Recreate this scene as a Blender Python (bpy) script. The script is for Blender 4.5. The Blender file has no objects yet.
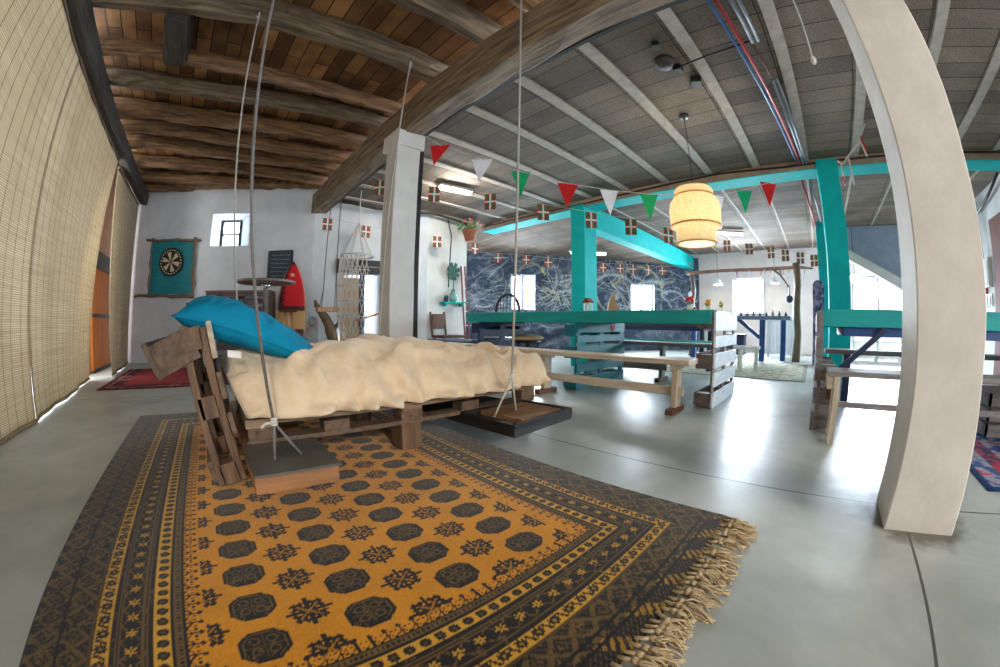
import bpy, bmesh, math, random
import numpy as np
from mathutils import Vector, Matrix, Euler
random.seed(7); RNG = np.random.default_rng(7)
SC = bpy.context.scene
COL = SC.collection
PI = math.pi

# ------------------------------------------------------------------ colour
def lin(c):
    return tuple(((v/255)/12.92 if v/255 <= .04045 else ((v/255+.055)/1.055)**2.4) for v in c)
def rgba(c): return (*lin(c), 1)

# ------------------------------------------------------------------ materials
def new_mat(name):
    m = bpy.data.materials.new(name); m.use_nodes = True
    nt = m.node_tree; b = nt.nodes['Principled BSDF']
    return m, nt, b
def mat(name, c1, c2=None, scale=6, stretch=(1,1,1), rough=.6, metal=0, bump=0, emit=None, estr=0, spec=.5, detail=6, contrast=(.3,.7), trans=0, sheen=0):
    m, nt, b = new_mat(name)
    b.inputs['Roughness'].default_value = rough; b.inputs['Metallic'].default_value = metal
    b.inputs['Specular IOR Level'].default_value = spec
    if sheen: b.inputs['Sheen Weight'].default_value = sheen
    if c2 is None: c2 = tuple(max(0, v*.9) for v in c1)
    tc = nt.nodes.new('ShaderNodeTexCoord'); mp = nt.nodes.new('ShaderNodeMapping')
    mp.inputs['Scale'].default_value = stretch
    nz = nt.nodes.new('ShaderNodeTexNoise'); nz.inputs['Scale'].default_value = scale; nz.inputs['Detail'].default_value = detail
    nz.inputs['Roughness'].default_value = .6
    cr = nt.nodes.new('ShaderNodeValToRGB')
    cr.color_ramp.elements[0].position = contrast[0]; cr.color_ramp.elements[1].position = contrast[1]
    cr.color_ramp.elements[0].color = rgba(c2); cr.color_ramp.elements[1].color = rgba(c1)
    L = nt.links.new
    L(tc.outputs['Object'], mp.inputs['Vector']); L(mp.outputs['Vector'], nz.inputs['Vector'])
    L(nz.outputs['Fac'], cr.inputs['Fac']); L(cr.outputs['Color'], b.inputs['Base Color'])
    if bump:
        bp = nt.nodes.new('ShaderNodeBump'); bp.inputs['Strength'].default_value = bump; bp.inputs['Distance'].default_value = .02
        L(nz.outputs['Fac'], bp.inputs['Height']); L(bp.outputs['Normal'], b.inputs['Normal'])
    if emit:
        b.inputs['Emission Color'].default_value = rgba(emit); b.inputs['Emission Strength'].default_value = estr
    if trans:
        out = nt.nodes['Material Output']; tr = nt.nodes.new('ShaderNodeBsdfTranslucent'); mx = nt.nodes.new('ShaderNodeMixShader')
        mx.inputs['Fac'].default_value = trans
        L(cr.outputs['Color'], tr.inputs['Color']); L(b.outputs['BSDF'], mx.inputs[1]); L(tr.outputs['BSDF'], mx.inputs[2]); L(mx.outputs['Shader'], out.inputs['Surface'])
    return m
def wood(name, c1, c2, axis='x', rough=.7, bump=.25, scale=5):
    s = {'x': (.5, 6, 6), 'y': (6, .5, 6), 'z': (6, 6, .5)}[axis]
    return mat(name, c1, c2, scale=scale, stretch=s, rough=rough, bump=bump, contrast=(.32, .68))
def attr_mat(name, rough=.9, bump=0, spec=.3, sheen=0):
    m, nt, b = new_mat(name)
    a = nt.nodes.new('ShaderNodeAttribute'); a.attribute_name = 'Col'
    nt.links.new(a.outputs['Color'], b.inputs['Base Color'])
    b.inputs['Roughness'].default_value = rough; b.inputs['Specular IOR Level'].default_value = spec
    if sheen: b.inputs['Sheen Weight'].default_value = sheen
    if bump:
        nz = nt.nodes.new('ShaderNodeTexNoise'); nz.inputs['Scale'].default_value = 220; nz.inputs['Detail'].default_value = 2
        tc = nt.nodes.new('ShaderNodeTexCoord'); bp = nt.nodes.new('ShaderNodeBump'); bp.inputs['Strength'].default_value = bump; bp.inputs['Distance'].default_value = .004
        nt.links.new(tc.outputs['Object'], nz.inputs['Vector']); nt.links.new(nz.outputs['Fac'], bp.inputs['Height']); nt.links.new(bp.outputs['Normal'], b.inputs['Normal'])
    return m

# ------------------------------------------------------------------ mesh builder
class MB:
    def __init__(s): s.v = []; s.f = []; s.mi = []; s.sm = []
    def add(s, verts, faces, mi=0, smooth=False):
        o = len(s.v); s.v += [tuple(v) for v in verts]
        s.f += [tuple(i+o for i in f) for f in faces]; s.mi += [mi]*len(faces); s.sm += [smooth]*len(faces)
        return s
    def box(s, x0, y0, z0, x1, y1, z1, mi=0):
        x0, x1 = sorted((x0, x1)); y0, y1 = sorted((y0, y1)); z0, z1 = sorted((z0, z1))
        v = [(x0,y0,z0),(x1,y0,z0),(x1,y1,z0),(x0,y1,z0),(x0,y0,z1),(x1,y0,z1),(x1,y1,z1),(x0,y1,z1)]
        return s.add(v, [(0,3,2,1),(4,5,6,7),(0,1,5,4),(1,2,6,5),(2,3,7,6),(3,0,4,7)], mi)
    def obox(s, c, size, rot=(0,0,0), mi=0):
        R = Euler(rot).to_matrix(); h = [q/2 for q in size]; c = Vector(c)
        v = [c+R@Vector((sx*h[0], sy*h[1], sz*h[2])) for sz in (-1,1) for sx, sy in ((-1,-1),(1,-1),(1,1),(-1,1))]
        return s.add(v, [(0,3,2,1),(4,5,6,7),(0,1,5,4),(1,2,6,5),(2,3,7,6),(3,0,4,7)], mi)
    def bar(s, p, q, w, h, mi=0, up=(0,0,1)):
        p, q = Vector(p), Vector(q); d = (q-p).normalized(); u = Vector(up)
        if abs(d.dot(u)) > .98: u = Vector((0,1,0))
        a = d.cross(u).normalized(); b = a.cross(d).normalized()
        v = [e+a*sx*w/2+b*sz*h/2 for e in (p, q) for sx, sz in ((-1,-1),(1,-1),(1,1),(-1,1))]
        return s.add(v, [(0,1,2,3),(7,6,5,4),(0,4,5,1),(1,5,6,2),(2,6,7,3),(3,7,4,0)], mi)
    def tube(s, pts, r, seg=8, mi=0, caps=True):
        pts = [Vector(p) for p in pts]; n = len(pts); rs = r if isinstance(r, (list, tuple)) else [r]*n
        V = []; F = []; a = None
        for i, p in enumerate(pts):
            d = (pts[min(i+1, n-1)]-pts[max(i-1, 0)]).normalized()
            if a is None:
                a = d.cross(Vector((0,0,1)) if abs(d.z) < .9 else Vector((1,0,0))).normalized()
            else: a = (a-d*a.dot(d)).normalized()
            b = d.cross(a)
            V += [p+(a*math.cos(2*PI*k/seg)+b*math.sin(2*PI*k/seg))*rs[i] for k in range(seg)]
        for i in range(n-1):
            for k in range(seg):
                k2 = (k+1) % seg; F.append((i*seg+k, i*seg+k2, (i+1)*seg+k2, (i+1)*seg+k))
        if caps: F += [tuple(range(seg-1,-1,-1)), tuple((n-1)*seg+k for k in range(seg))]
        return s.add(V, F, mi, True)
    def lathe(s, prof, c=(0,0,0), seg=24, mi=0, close=False):
        c = Vector(c); V = []; F = []
        for r, z in prof: V += [c+Vector((r*math.cos(2*PI*k/seg), r*math.sin(2*PI*k/seg), z)) for k in range(seg)]
        n = len(prof)
        for i in range(n-1 if not close else n):
            j = (i+1) % n
            for k in range(seg):
                k2 = (k+1) % seg; F.append((i*seg+k, i*seg+k2, j*seg+k2, j*seg+k))
        if not close:
            F += [tuple(range(seg-1,-1,-1)), tuple((n-1)*seg+k for k in range(seg))]
        return s.add(V, F, mi, True)
    def prism(s, poly, o, u, v, thick, mi=0):
        """polygon in plane (origin o, axes u, v), extruded by thick along u x v, centred"""
        o, u, v = Vector(o), Vector(u).normalized(), Vector(v).normalized(); n = u.cross(v).normalized(); k = len(poly)
        V = [o+u*a+v*b-n*thick/2 for a, b in poly]+[o+u*a+v*b+n*thick/2 for a, b in poly]
        F = [tuple(range(k-1,-1,-1)), tuple(range(k, 2*k))]+[(i, (i+1) % k, k+(i+1) % k, k+i) for i in range(k)]
        return s.add(V, F, mi)
    def ball(s, c, r, seg=12, rings=8, mi=0):
        sx, sy, sz = r if isinstance(r, (tuple, list)) else (r, r, r); c = Vector(c); V = []; F = []
        for i in range(rings+1):
            t = PI*i/rings
            V += [c+Vector((sx*math.sin(t)*math.cos(2*PI*k/seg), sy*math.sin(t)*math.sin(2*PI*k/seg), -sz*math.cos(t))) for k in range(seg)]
        for i in range(rings):
            for k in range(seg):
                k2 = (k+1) % seg; F.append((i*seg+k, i*seg+k2, (i+1)*seg+k2, (i+1)*seg+k))
        return s.add(V, F, mi, True)
    def torus(s, c, R, r, axis='z', seg=28, ring=8, mi=0, a0=0, a1=2*PI):
        pts = []
        full = abs(a1-a0-2*PI) < 1e-6
        for i in range(seg+1):
            t = a0+(a1-a0)*i/seg; x, y = R*math.cos(t), R*math.sin(t)
            pts.append(Vector(c)+Vector({'z': (x,y,0), 'x': (0,x,y), 'y': (x,0,y)}[axis]))
        return s.tube(pts, r, ring, mi, caps=not full)
    def build(s, name, mats, parent=None, bevel=0, loc=None):
        me = bpy.data.meshes.new(name); me.from_pydata(s.v, [], s.f)
        for m in (mats if isinstance(mats, (list, tuple)) else [mats]): me.materials.append(m)
        me.polygons.foreach_set('material_index', s.mi); me.polygons.foreach_set('use_smooth', s.sm)
        bm = bmesh.new(); bm.from_mesh(me); bmesh.ops.remove_doubles(bm, verts=bm.verts, dist=1e-6); bmesh.ops.recalc_face_normals(bm, faces=bm.faces); bm.to_mesh(me); bm.free()
        me.update()
        o = bpy.data.objects.new(name, me); COL.objects.link(o)
        if parent is not None:
            o.parent = parent; o.matrix_parent_inverse = Matrix.Translation(parent.location).inverted()
        if bevel:
            b = o.modifiers.new('bevel', 'BEVEL'); b.width = bevel; b.segments = 2; b.limit_method = 'ANGLE'
        return o
def empty(name, loc=(0,0,0)):
    o = bpy.data.objects.new(name, None); COL.objects.link(o); o.location = loc; o.empty_display_size = .1; return o
def tag(o, label, cat, group=None, kind=None):
    o['label'] = label; o['category'] = cat
    if group: o['group'] = group
    if kind: o['kind'] = kind
    return o
def struct(o, label=None):
    o['kind'] = 'structure'
    if label: o['label'] = label
    return o
def grid_obj(name, P, mats, C=None, parent=None, smooth=True, close_u=False):
    """P: (nu, nv, 3) array -> mesh; C: (nu, nv, 3) linear colours"""
    nu, nv = P.shape[:2]; me = bpy.data.meshes.new(name)
    idx = np.arange(nu*nv).reshape(nu, nv)
    q = np.stack([idx[:-1,:-1], idx[1:,:-1], idx[1:,1:], idx[:-1,1:]], -1).reshape(-1, 4)
    me.vertices.add(nu*nv); me.vertices.foreach_set('co', P.reshape(-1).astype(np.float32))
    me.loops.add(q.size); me.loops.foreach_set('vertex_index', q.reshape(-1).astype(np.int32))
    me.polygons.add(len(q)); me.polygons.foreach_set('loop_start', np.arange(0, q.size, 4, dtype=np.int32))
    try: me.polygons.foreach_set('loop_total', np.full(len(q), 4, dtype=np.int32))
    except Exception: pass
    me.update(calc_edges=True)
    me.polygons.foreach_set('use_smooth', np.full(len(q), smooth))
    if C is not None:
        a = me.color_attributes.new('Col', 'FLOAT_COLOR', 'POINT')
        a.data.foreach_set('color', np.concatenate([C.reshape(-1, 3), np.ones((nu*nv, 1))], 1).astype(np.float32).reshape(-1))
    for m in (mats if isinstance(mats, (list, tuple)) else [mats]): me.materials.append(m)
    me.validate(); me.update()
    o = bpy.data.objects.new(name, me); COL.objects.link(o)
    if parent is not None:
        o.parent = parent; o.matrix_parent_inverse = Matrix.Translation(parent.location).inverted()
    return o
def vnoise(x, y, seed=0):
    """smooth value noise on arrays"""
    r = np.random.default_rng(seed).random((64, 64)); xi = np.floor(x).astype(int); yi = np.floor(y).astype(int)
    fx = x-xi; fy = y-yi; fx = fx*fx*(3-2*fx); fy = fy*fy*(3-2*fy)
    g = lambda a, b: r[a % 64, b % 64]
    return (g(xi,yi)*(1-fx)+g(xi+1,yi)*fx)*(1-fy)+(g(xi,yi+1)*(1-fx)+g(xi+1,yi+1)*fx)*fy
def fbm(x, y, seed=0, octs=4):
    s = 0; a = .5
    for i in range(octs): s = s+a*vnoise(x*2**i, y*2**i, seed+i); a *= .5
    return s
def timber(mb, p, q, w, h, n=14, jit=.015, seed=0, mi=0, sag=0, rnd=.25, wob=0):
    """rough-hewn beam from p to q: octagonal section, wandering edges"""
    p, q = Vector(p), Vector(q); d = (q-p).normalized(); u = Vector((0,0,1))
    if abs(d.z) > .9: u = Vector((0,1,0))
    a = d.cross(u).normalized(); b = a.cross(d).normalized(); rg = random.Random(seed)
    c = rnd*min(w, h)
    sec = [(-w/2+c,-h/2),(w/2-c,-h/2),(w/2,-h/2+c),(w/2,h/2-c),(w/2-c,h/2),(-w/2+c,h/2),(-w/2,h/2-c),(-w/2,-h/2+c)]
    ph = [rg.uniform(0, 6) for _ in range(4)]
    V = []; F = []; k = 8
    off = [[rg.uniform(-jit, jit) for _ in range(2)] for _ in range(k)]
    for i in range(n+1):
        t = i/n; cpt = p.lerp(q, t)+b*(-sag*4*t*(1-t))+a*wob*math.sin(ph[0]+t*5)+b*wob*.6*math.sin(ph[1]+t*7)
        for j, (x, y) in enumerate(sec):
            ox = off[j][0]*.5+rg.uniform(-jit, jit)*.6; oy = off[j][1]*.5+rg.uniform(-jit, jit)*.6
            V.append(cpt+a*(x+ox)+b*(y+oy))
    for i in range(n):
        for j in range(k):
            j2 = (j+1) % k; F.append((i*k+j, i*k+j2, (i+1)*k+j2, (i+1)*k+j))
    F += [tuple(range(k-1,-1,-1)), tuple(n*k+j for j in range(k))]
    mb.add(V, F, mi); return mb

# ------------------------------------------------------------------ palette
M = {}
M['white'] = mat('white_plaster', (226,224,220), (205,204,202), scale=3, rough=.8, bump=.12)
M['column_plaster'] = mat('column_plaster', (222,216,208), (204,197,188), scale=5, rough=.75, bump=.25)
M['dartwall'] = mat('rough_white_plaster', (222,227,234), (198,204,212), scale=2.2, rough=.85, bump=.3)
M['farwall'] = mat('pink_white_plaster', (242,230,224), (226,214,208), scale=3, rough=.8, bump=.1)
M['turq'] = mat('turquoise_paint', (14,194,192), (8,174,174), scale=4, rough=.75, bump=.06, spec=.2)
M['turq_table'] = mat('turquoise_table_paint', (6,170,162), (4,148,148), scale=6, stretch=(3,.4,3), rough=.6, bump=.05)
M['teal'] = mat('teal_pallet_paint', (22,140,150), (8,96,112), scale=9, stretch=(.6,5,5), rough=.55, bump=.15, contrast=(.3,.75))
M['old_x'] = wood('old_timber_x', (150,112,74), (62,44,31), 'x', bump=.7, scale=4)
M['old_y'] = wood('old_timber_y', (154,132,104), (74,59,46), 'y', bump=.6, scale=4)
M['dark_y'] = wood('dark_timber_y', (70,64,58), (30,28,26), 'y', bump=.4)
M['grey_x'] = wood('grey_timber_x', (132,114,92), (66,54,42), 'x', bump=.6, scale=4)
M['pal_x'] = wood('pallet_wood_x', (146,122,96), (92,72,54), 'x', bump=.3)
M['pal_y'] = wood('pallet_wood_y', (112,90,70), (66,50,38), 'y', bump=.3)
M['pal_z'] = wood('pallet_wood_z', (120,92,68), (70,50,36), 'z', bump=.3)
M['pale_y'] = wood('pale_plank_y', (190,176,156), (150,132,112), 'y', bump=.2)
M['bench_y'] = wood('bench_wood_y', (212,198,178), (170,152,130), 'y', bump=.15, rough=.55)
M['bench_x'] = wood('bench_wood_x', (196,178,152), (150,130,106), 'x', bump=.15, rough=.55)
M['bench_z'] = wood('bench_wood_z', (206,190,168), (160,142,120), 'z', bump=.15, rough=.55)
M['grey_y'] = wood('grey_bench_wood', (150,142,138), (104,98,96), 'y', bump=.2)
M['orangewood'] = wood('orange_plank_wood', (222,140,62), (178,98,34), 'z', bump=.2)
M['tanwood'] = wood('tan_door_wood', (214,172,130), (180,138,98), 'z', bump=.2)
M['brownwood'] = wood('brown_wood', (110,72,50), (70,44,30), 'z', bump=.2)
M['drift'] = wood('driftwood', (142,120,98), (92,74,58), 'z', bump=.4)
M['black'] = mat('black_paint', (30,30,34), (20,20,22), rough=.5)
M['blackrub'] = mat('black_cable', (24,24,28), (16,16,18), rough=.5)
M['sheet'] = mat('grey_sheet_metal', (104,104,98), (70,70,66), scale=7, rough=.5, metal=.3, bump=.05)
M['chrome'] = mat('brushed_steel', (200,202,206), (180,182,186), rough=.25, metal=.9)
M['rope'] = mat('grey_rope', (128,124,122), (88,85,84), scale=120, rough=.9, bump=.4)
M['ropewhite'] = mat('white_cord', (214,210,204), (180,176,170), scale=80, rough=.9)
M['red'] = mat('red_cloth', (222,48,48), (206,38,40), rough=.8, trans=.3)
M['wcloth'] = mat('white_cloth', (244,244,248), (236,236,240), rough=.8, trans=.3)
M['green'] = mat('green_cloth', (16,186,130), (10,170,116), rough=.8, trans=.3)
M['flagred'] = mat('flag_red', (196,44,56), (184,36,48), rough=.8)
M['flaggreen'] = mat('flag_green', (20,130,70), (14,118,62), rough=.8)
M['flagwhite'] = mat('flag_white', (240,238,238), (230,228,228), rough=.8)
M['blue'] = mat('blue_pipe', (30,104,176), (24,90,158), rough=.4)
M['redpipe'] = mat('red_pipe', (190,40,54), (170,32,46), rough=.4)
M['greypipe'] = mat('grey_conduit', (132,138,150), (116,122,134), rough=.4)
M['darkblue'] = mat('dark_blue_wood', (34,56,92), (22,36,64), scale=6, stretch=(3,.6,3), rough=.5)
M['bluetable'] = mat('blue_table_paint', (40,88,150), (28,64,116), scale=5, rough=.5)
M['winframe'] = mat('window_frame_grey', (62,74,104), (52,62,90), rough=.5)
M['cream'] = mat('cream_paint', (232,228,218), (214,210,200), rough=.6)

# ------------------------------------------------------------------ the setting
ZC = 3.02     # slab ceiling
ZB = 3.44     # board ceiling over the joists
def floor_mat():
    m, nt, b = new_mat('polished_concrete'); L = nt.links.new
    tc = nt.nodes.new('ShaderNodeTexCoord')
    n1 = nt.nodes.new('ShaderNodeTexNoise'); n1.inputs['Scale'].default_value = 1.1; n1.inputs['Detail'].default_value = 8; n1.inputs['Roughness'].default_value = .62
    n2 = nt.nodes.new('ShaderNodeTexNoise'); n2.inputs['Scale'].default_value = 7; n2.inputs['Detail'].default_value = 6
    cr = nt.nodes.new('ShaderNodeValToRGB'); cr.color_ramp.elements[0].position = .3; cr.color_ramp.elements[1].position = .72
    cr.color_ramp.elements[0].color = rgba((144,149,145)); cr.color_ramp.elements[1].color = rgba((190,196,192))
    n1.inputs['Distortion'].default_value = .6
    L(tc.outputs['Object'], n1.inputs['Vector']); L(tc.outputs['Object'], n2.inputs['Vector']); L(n1.outputs['Fac'], cr.inputs['Fac'])
    # saw-cut joints: x = 1.83 (all), x = 6.2, y = -0.53 (x < 3.4), y = 1.27 (x < -0.7), y = 4.9
    sx = nt.nodes.new('ShaderNodeSeparateXYZ'); L(tc.outputs['Object'], sx.inputs['Vector'])
    def line(sock, v, w=.006):
        a = nt.nodes.new('ShaderNodeMath'); a.operation = 'COMPARE'; L(sock, a.inputs[0]); a.inputs[1].default_value = v; a.inputs[2].default_value = w; return a.outputs[0]
    tot = None
    for s in (line(sx.outputs['X'], 1.86), line(sx.outputs['X'], 6.2), line(sx.outputs['Y'], -.53), line(sx.outputs['Y'], 4.4)):
        if tot is None: tot = s
        else:
            a = nt.nodes.new('ShaderNodeMath'); a.operation = 'MAXIMUM'; L(tot, a.inputs[0]); L(s, a.inputs[1]); tot = a.outputs[0]
    # dark stains round the column foot
    n3 = nt.nodes.new('ShaderNodeTexNoise'); n3.inputs['Scale'].default_value = 2.0; n3.inputs['Detail'].default_value = 3; L(tc.outputs['Object'], n3.inputs['Vector'])
    st = nt.nodes.new('ShaderNodeMapRange'); st.inputs['From Min'].default_value = .5; st.inputs['From Max'].default_value = .85; st.inputs['To Max'].default_value = .22; L(n3.outputs['Fac'], st.inputs['Value'])
    mxs = nt.nodes.new('ShaderNodeMix'); mxs.data_type = 'RGBA'; L(st.outputs['Result'], mxs.inputs['Factor']); L(cr.outputs['Color'], mxs.inputs['A']); mxs.inputs['B'].default_value = rgba((96,94,88))
    mj = nt.nodes.new('ShaderNodeMix'); mj.data_type = 'RGBA'; L(tot, mj.inputs['Factor']); L(mxs.outputs['Result'], mj.inputs['A']); mj.inputs['B'].default_value = rgba((84,82,78))
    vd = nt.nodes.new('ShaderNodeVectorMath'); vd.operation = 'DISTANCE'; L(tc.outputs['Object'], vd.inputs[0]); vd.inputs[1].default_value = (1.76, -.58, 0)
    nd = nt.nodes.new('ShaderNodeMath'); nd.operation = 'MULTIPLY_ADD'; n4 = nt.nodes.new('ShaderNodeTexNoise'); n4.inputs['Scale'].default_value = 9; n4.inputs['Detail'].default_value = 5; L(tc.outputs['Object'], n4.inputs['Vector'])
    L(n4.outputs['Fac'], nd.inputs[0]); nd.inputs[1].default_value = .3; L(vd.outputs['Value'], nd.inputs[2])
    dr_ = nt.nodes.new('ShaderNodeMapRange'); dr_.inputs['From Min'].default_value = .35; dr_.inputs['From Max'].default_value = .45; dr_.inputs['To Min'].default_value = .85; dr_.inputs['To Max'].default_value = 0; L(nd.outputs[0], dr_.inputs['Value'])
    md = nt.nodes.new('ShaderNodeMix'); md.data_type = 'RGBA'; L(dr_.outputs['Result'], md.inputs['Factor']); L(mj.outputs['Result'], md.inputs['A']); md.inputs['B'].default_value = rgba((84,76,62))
    L(md.outputs['Result'], b.inputs['Base Color'])
    rr = nt.nodes.new('ShaderNodeMapRange'); rr.inputs['From Min'].default_value = .3; rr.inputs['From Max'].default_value = .7; rr.inputs['To Min'].default_value = .28; rr.inputs['To Max'].default_value = .46
    L(n2.outputs['Fac'], rr.inputs['Value']); L(rr.outputs['Result'], b.inputs['Roughness'])
    bp = nt.nodes.new('ShaderNodeBump'); bp.inputs['Strength'].default_value = .12; bp.inputs['Distance'].default_value = .02; L(n2.outputs['Fac'], bp.inputs['Height']); L(bp.outputs['Normal'], b.inputs['Normal'])
    b.inputs['Specular IOR Level'].default_value = .42
    return m
struct(MB().box(-2.3, -3.6, -.12, 12.3, 9.6, 0).build('floor', floor_mat()))

def slab_mat():
    m, nt, b = new_mat('wood_wool_ceiling'); L = nt.links.new
    tc = nt.nodes.new('ShaderNodeTexCoord'); mp = nt.nodes.new('ShaderNodeMapping'); mp.inputs['Rotation'].default_value = (0, 0, PI/2)
    br = nt.nodes.new('ShaderNodeTexBrick'); br.inputs['Scale'].default_value = 1; br.inputs['Brick Width'].default_value = .725; br.inputs['Row Height'].default_value = .25
    br.inputs['Mortar Size'].default_value = .006; br.inputs['Mortar Smooth'].default_value = .2; br.offset = 0
    br.inputs['Color1'].default_value = rgba((146,132,118)); br.inputs['Color2'].default_value = rgba((112,101,92)); br.inputs['Mortar'].default_value = rgba((58,54,52))
    nz = nt.nodes.new('ShaderNodeTexNoise'); nz.inputs['Scale'].default_value = 60; nz.inputs['Detail'].default_value = 5
    n2 = nt.nodes.new('ShaderNodeTexNoise'); n2.inputs['Scale'].default_value = 2.2; n2.inputs['Detail'].default_value = 5
    L(tc.outputs['Object'], mp.inputs['Vector']); L(mp.outputs['Vector'], br.inputs['Vector']); L(tc.outputs['Object'], nz.inputs['Vector']); L(tc.outputs['Object'], n2.inputs['Vector'])
    mx = nt.nodes.new('ShaderNodeMix'); mx.data_type = 'RGBA'; mx.blend_type = 'MULTIPLY'; mx.inputs['Factor'].default_value = .8
    ramp = nt.nodes.new('ShaderNodeValToRGB'); ramp.color_ramp.elements[0].position = .3; ramp.color_ramp.elements[1].position = .7
    ramp.color_ramp.elements[0].color = (.45,.43,.42,1); ramp.color_ramp.elements[1].color = (1.15,1.12,1.08,1)
    L(nz.outputs['Fac'], ramp.inputs['Fac']); L(br.outputs['Color'], mx.inputs['A']); L(ramp.outputs['Color'], mx.inputs['B'])
    m2 = nt.nodes.new('ShaderNodeMix'); m2.data_type = 'RGBA'; m2.blend_type = 'MULTIPLY'; m2.inputs['Factor'].default_value = .7
    r2 = nt.nodes.new('ShaderNodeValToRGB'); r2.color_ramp.elements[0].position = .3; r2.color_ramp.elements[1].position = .7; r2.color_ramp.elements[0].color = (.6,.57,.55,1); r2.color_ramp.elements[1].color = (1.1,1.08,1.05,1)
    L(n2.outputs['Fac'], r2.inputs['Fac']); L(mx.outputs['Result'], m2.inputs['A']); L(r2.outputs['Color'], m2.inputs['B'])
    L(m2.outputs['Result'], b.inputs['Base Color']); b.inputs['Roughness'].default_value = .9
    return m
def board_mat():
    m, nt, b = new_mat('old_ceiling_boards'); L = nt.links.new
    tc = nt.nodes.new('ShaderNodeTexCoord'); mp = nt.nodes.new('ShaderNodeMapping'); mp.inputs['Rotation'].default_value = (0, 0, PI/2)
    br = nt.nodes.new('ShaderNodeTexBrick'); br.inputs['Scale'].default_value = 1; br.inputs['Brick Width'].default_value = 1.4; br.inputs['Row Height'].default_value = .16
    br.inputs['Mortar Size'].default_value = .006; br.inputs['Color1'].default_value = rgba((184,136,88)); br.inputs['Color2'].default_value = rgba((100,70,46)); br.inputs['Mortar'].default_value = rgba((40,26,18))
    nz = nt.nodes.new('ShaderNodeTexNoise'); nz.inputs['Scale'].default_value = 3; nz.inputs['Detail'].default_value = 8
    ramp = nt.nodes.new('ShaderNodeValToRGB'); ramp.color_ramp.elements[0].position = .35; ramp.color_ramp.elements[1].position = .65; ramp.color_ramp.elements[0].color = (.35,.32,.3,1); ramp.color_ramp.elements[1].color = (1.1,1.1,1.1,1)
    mx = nt.nodes.new('ShaderNodeMix'); mx.data_type = 'RGBA'; mx.blend_type = 'MULTIPLY'; mx.inputs['Factor'].default_value = .85
    L(tc.outputs['Object'], mp.inputs['Vector']); L(mp.outputs['Vector'], br.inputs['Vector']); L(tc.outputs['Object'], nz.inputs['Vector']); L(nz.outputs['Fac'], ramp.inputs['Fac'])
    L(br.outputs['Color'], mx.inputs['A']); L(ramp.outputs['Color'], mx.inputs['B']); L(mx.outputs['Result'], b.inputs['Base Color']); b.inputs['Roughness'].default_value = .8
    return m
M['slab'] = slab_mat()
struct(MB().box(1.9, -3.6, ZC, 12.3, 9.6, ZC+.12).build('ceiling', M['slab']), 'grey wood-wool slab ceiling with pale ribs')
struct(MB().box(-2.3, -3.6, ZB, 1.9, 9.6, ZB+.1).build('ceiling', board_mat()), 'old brown board ceiling above the joists')
# lowered, sloping bay above the mural
struct(MB().add([(5.95,4.0,3.0),(11.9,3.62,2.56),(6.55,8.5,2.83),(5.0,8.5,2.98),(5.95,4.0,3.015),(11.9,3.62,2.60),(6.55,8.5,2.87),(5.0,8.5,3.015)],
     [(0,1,2),(0,2,3),(6,5,4),(7,6,4),(0,4,5,1),(1,5,6,2),(2,6,7,3),(3,7,4,0)]).build('ceiling', M['slab']), 'lower sloping ceiling above the chalk mural')
M['rib'] = mat('pale_concrete_rib', (190,180,168), (160,150,140), scale=9, rough=.8, bump=.15)
for k in range(-5, 12):
    y = .63+.722*k
    if y < -3.4 or y > 8.3: continue
    mb = MB(); mb.box(1.9, y-.055, ZC-.02, 5.5 if -3.4 < y else 5.5, y+.055, ZC+.005)
    if y < 3.6: mb.box(5.9, y-.02, ZC-.012, 11.9, y+.02, ZC+.005)
    struct(mb.build('ceiling_beam', M['rib']), 'pale rib in the slab ceiling')

# walls
A, B, Cc, D, E, F = (-1.95,8.37), (1.75,6.9), (4.0,6.45), (5.05,6.5), (6.55,8.5), (11.9,3.55)
def wall_seg(mb, P, Q, z0, z1, t=.3, mi=0, holes=()):
    """vertical wall from P to Q (room on the side towards the camera), thickness outward, with rectangular holes (s0,s1,za,zb)"""
    P, Q = Vector((*P, 0)), Vector((*Q, 0)); L = (Q-P).length; d = (Q-P)/L; n = Vector((-d.y, d.x, 0))
    if n.dot(P) < 0: n = -n
    xs = sorted({0, L, *[h[0] for h in holes], *[h[1] for h in holes]}); zs = sorted({z0, z1, *[h[2] for h in holes], *[h[3] for h in holes]})
    for i in range(len(xs)-1):
        for j in range(len(zs)-1):
            cx, cz = (xs[i]+xs[i+1])/2, (zs[j]+zs[j+1])/2
            if any(h[0] < cx < h[1] and h[2] < cz < h[3] for h in holes): continue
            a = P+d*xs[i]; b = P+d*xs[i+1]
            v = [a+Vector((0,0,zs[j])), b+Vector((0,0,zs[j])), b+n*t+Vector((0,0,zs[j])), a+n*t+Vector((0,0,zs[j]))]
            v += [q+Vector((0,0,zs[j+1]-zs[j])) for q in v]
            mb.add(v, [(0,3,2,1),(4,5,6,7),(0,1,5,4),(1,2,6,5),(2,3,7,6),(3,0,4,7)], mi)
    return mb
def on(P, Q, s, z=0, off=0):
    """point s metres along wall P-Q, off metres into the room"""
    P, Q = Vector((*P, 0)), Vector((*Q, 0)); d = (Q-P).normalized(); n = Vector((-d.y, d.x, 0))
    if n.dot(P) > 0: n = -n
    return P+d*s+n*off+Vector((0,0,z))
def sx(P, Q, x): return (x-P[0])/(Q[0]-P[0])*math.hypot(Q[0]-P[0], Q[1]-P[1])

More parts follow.
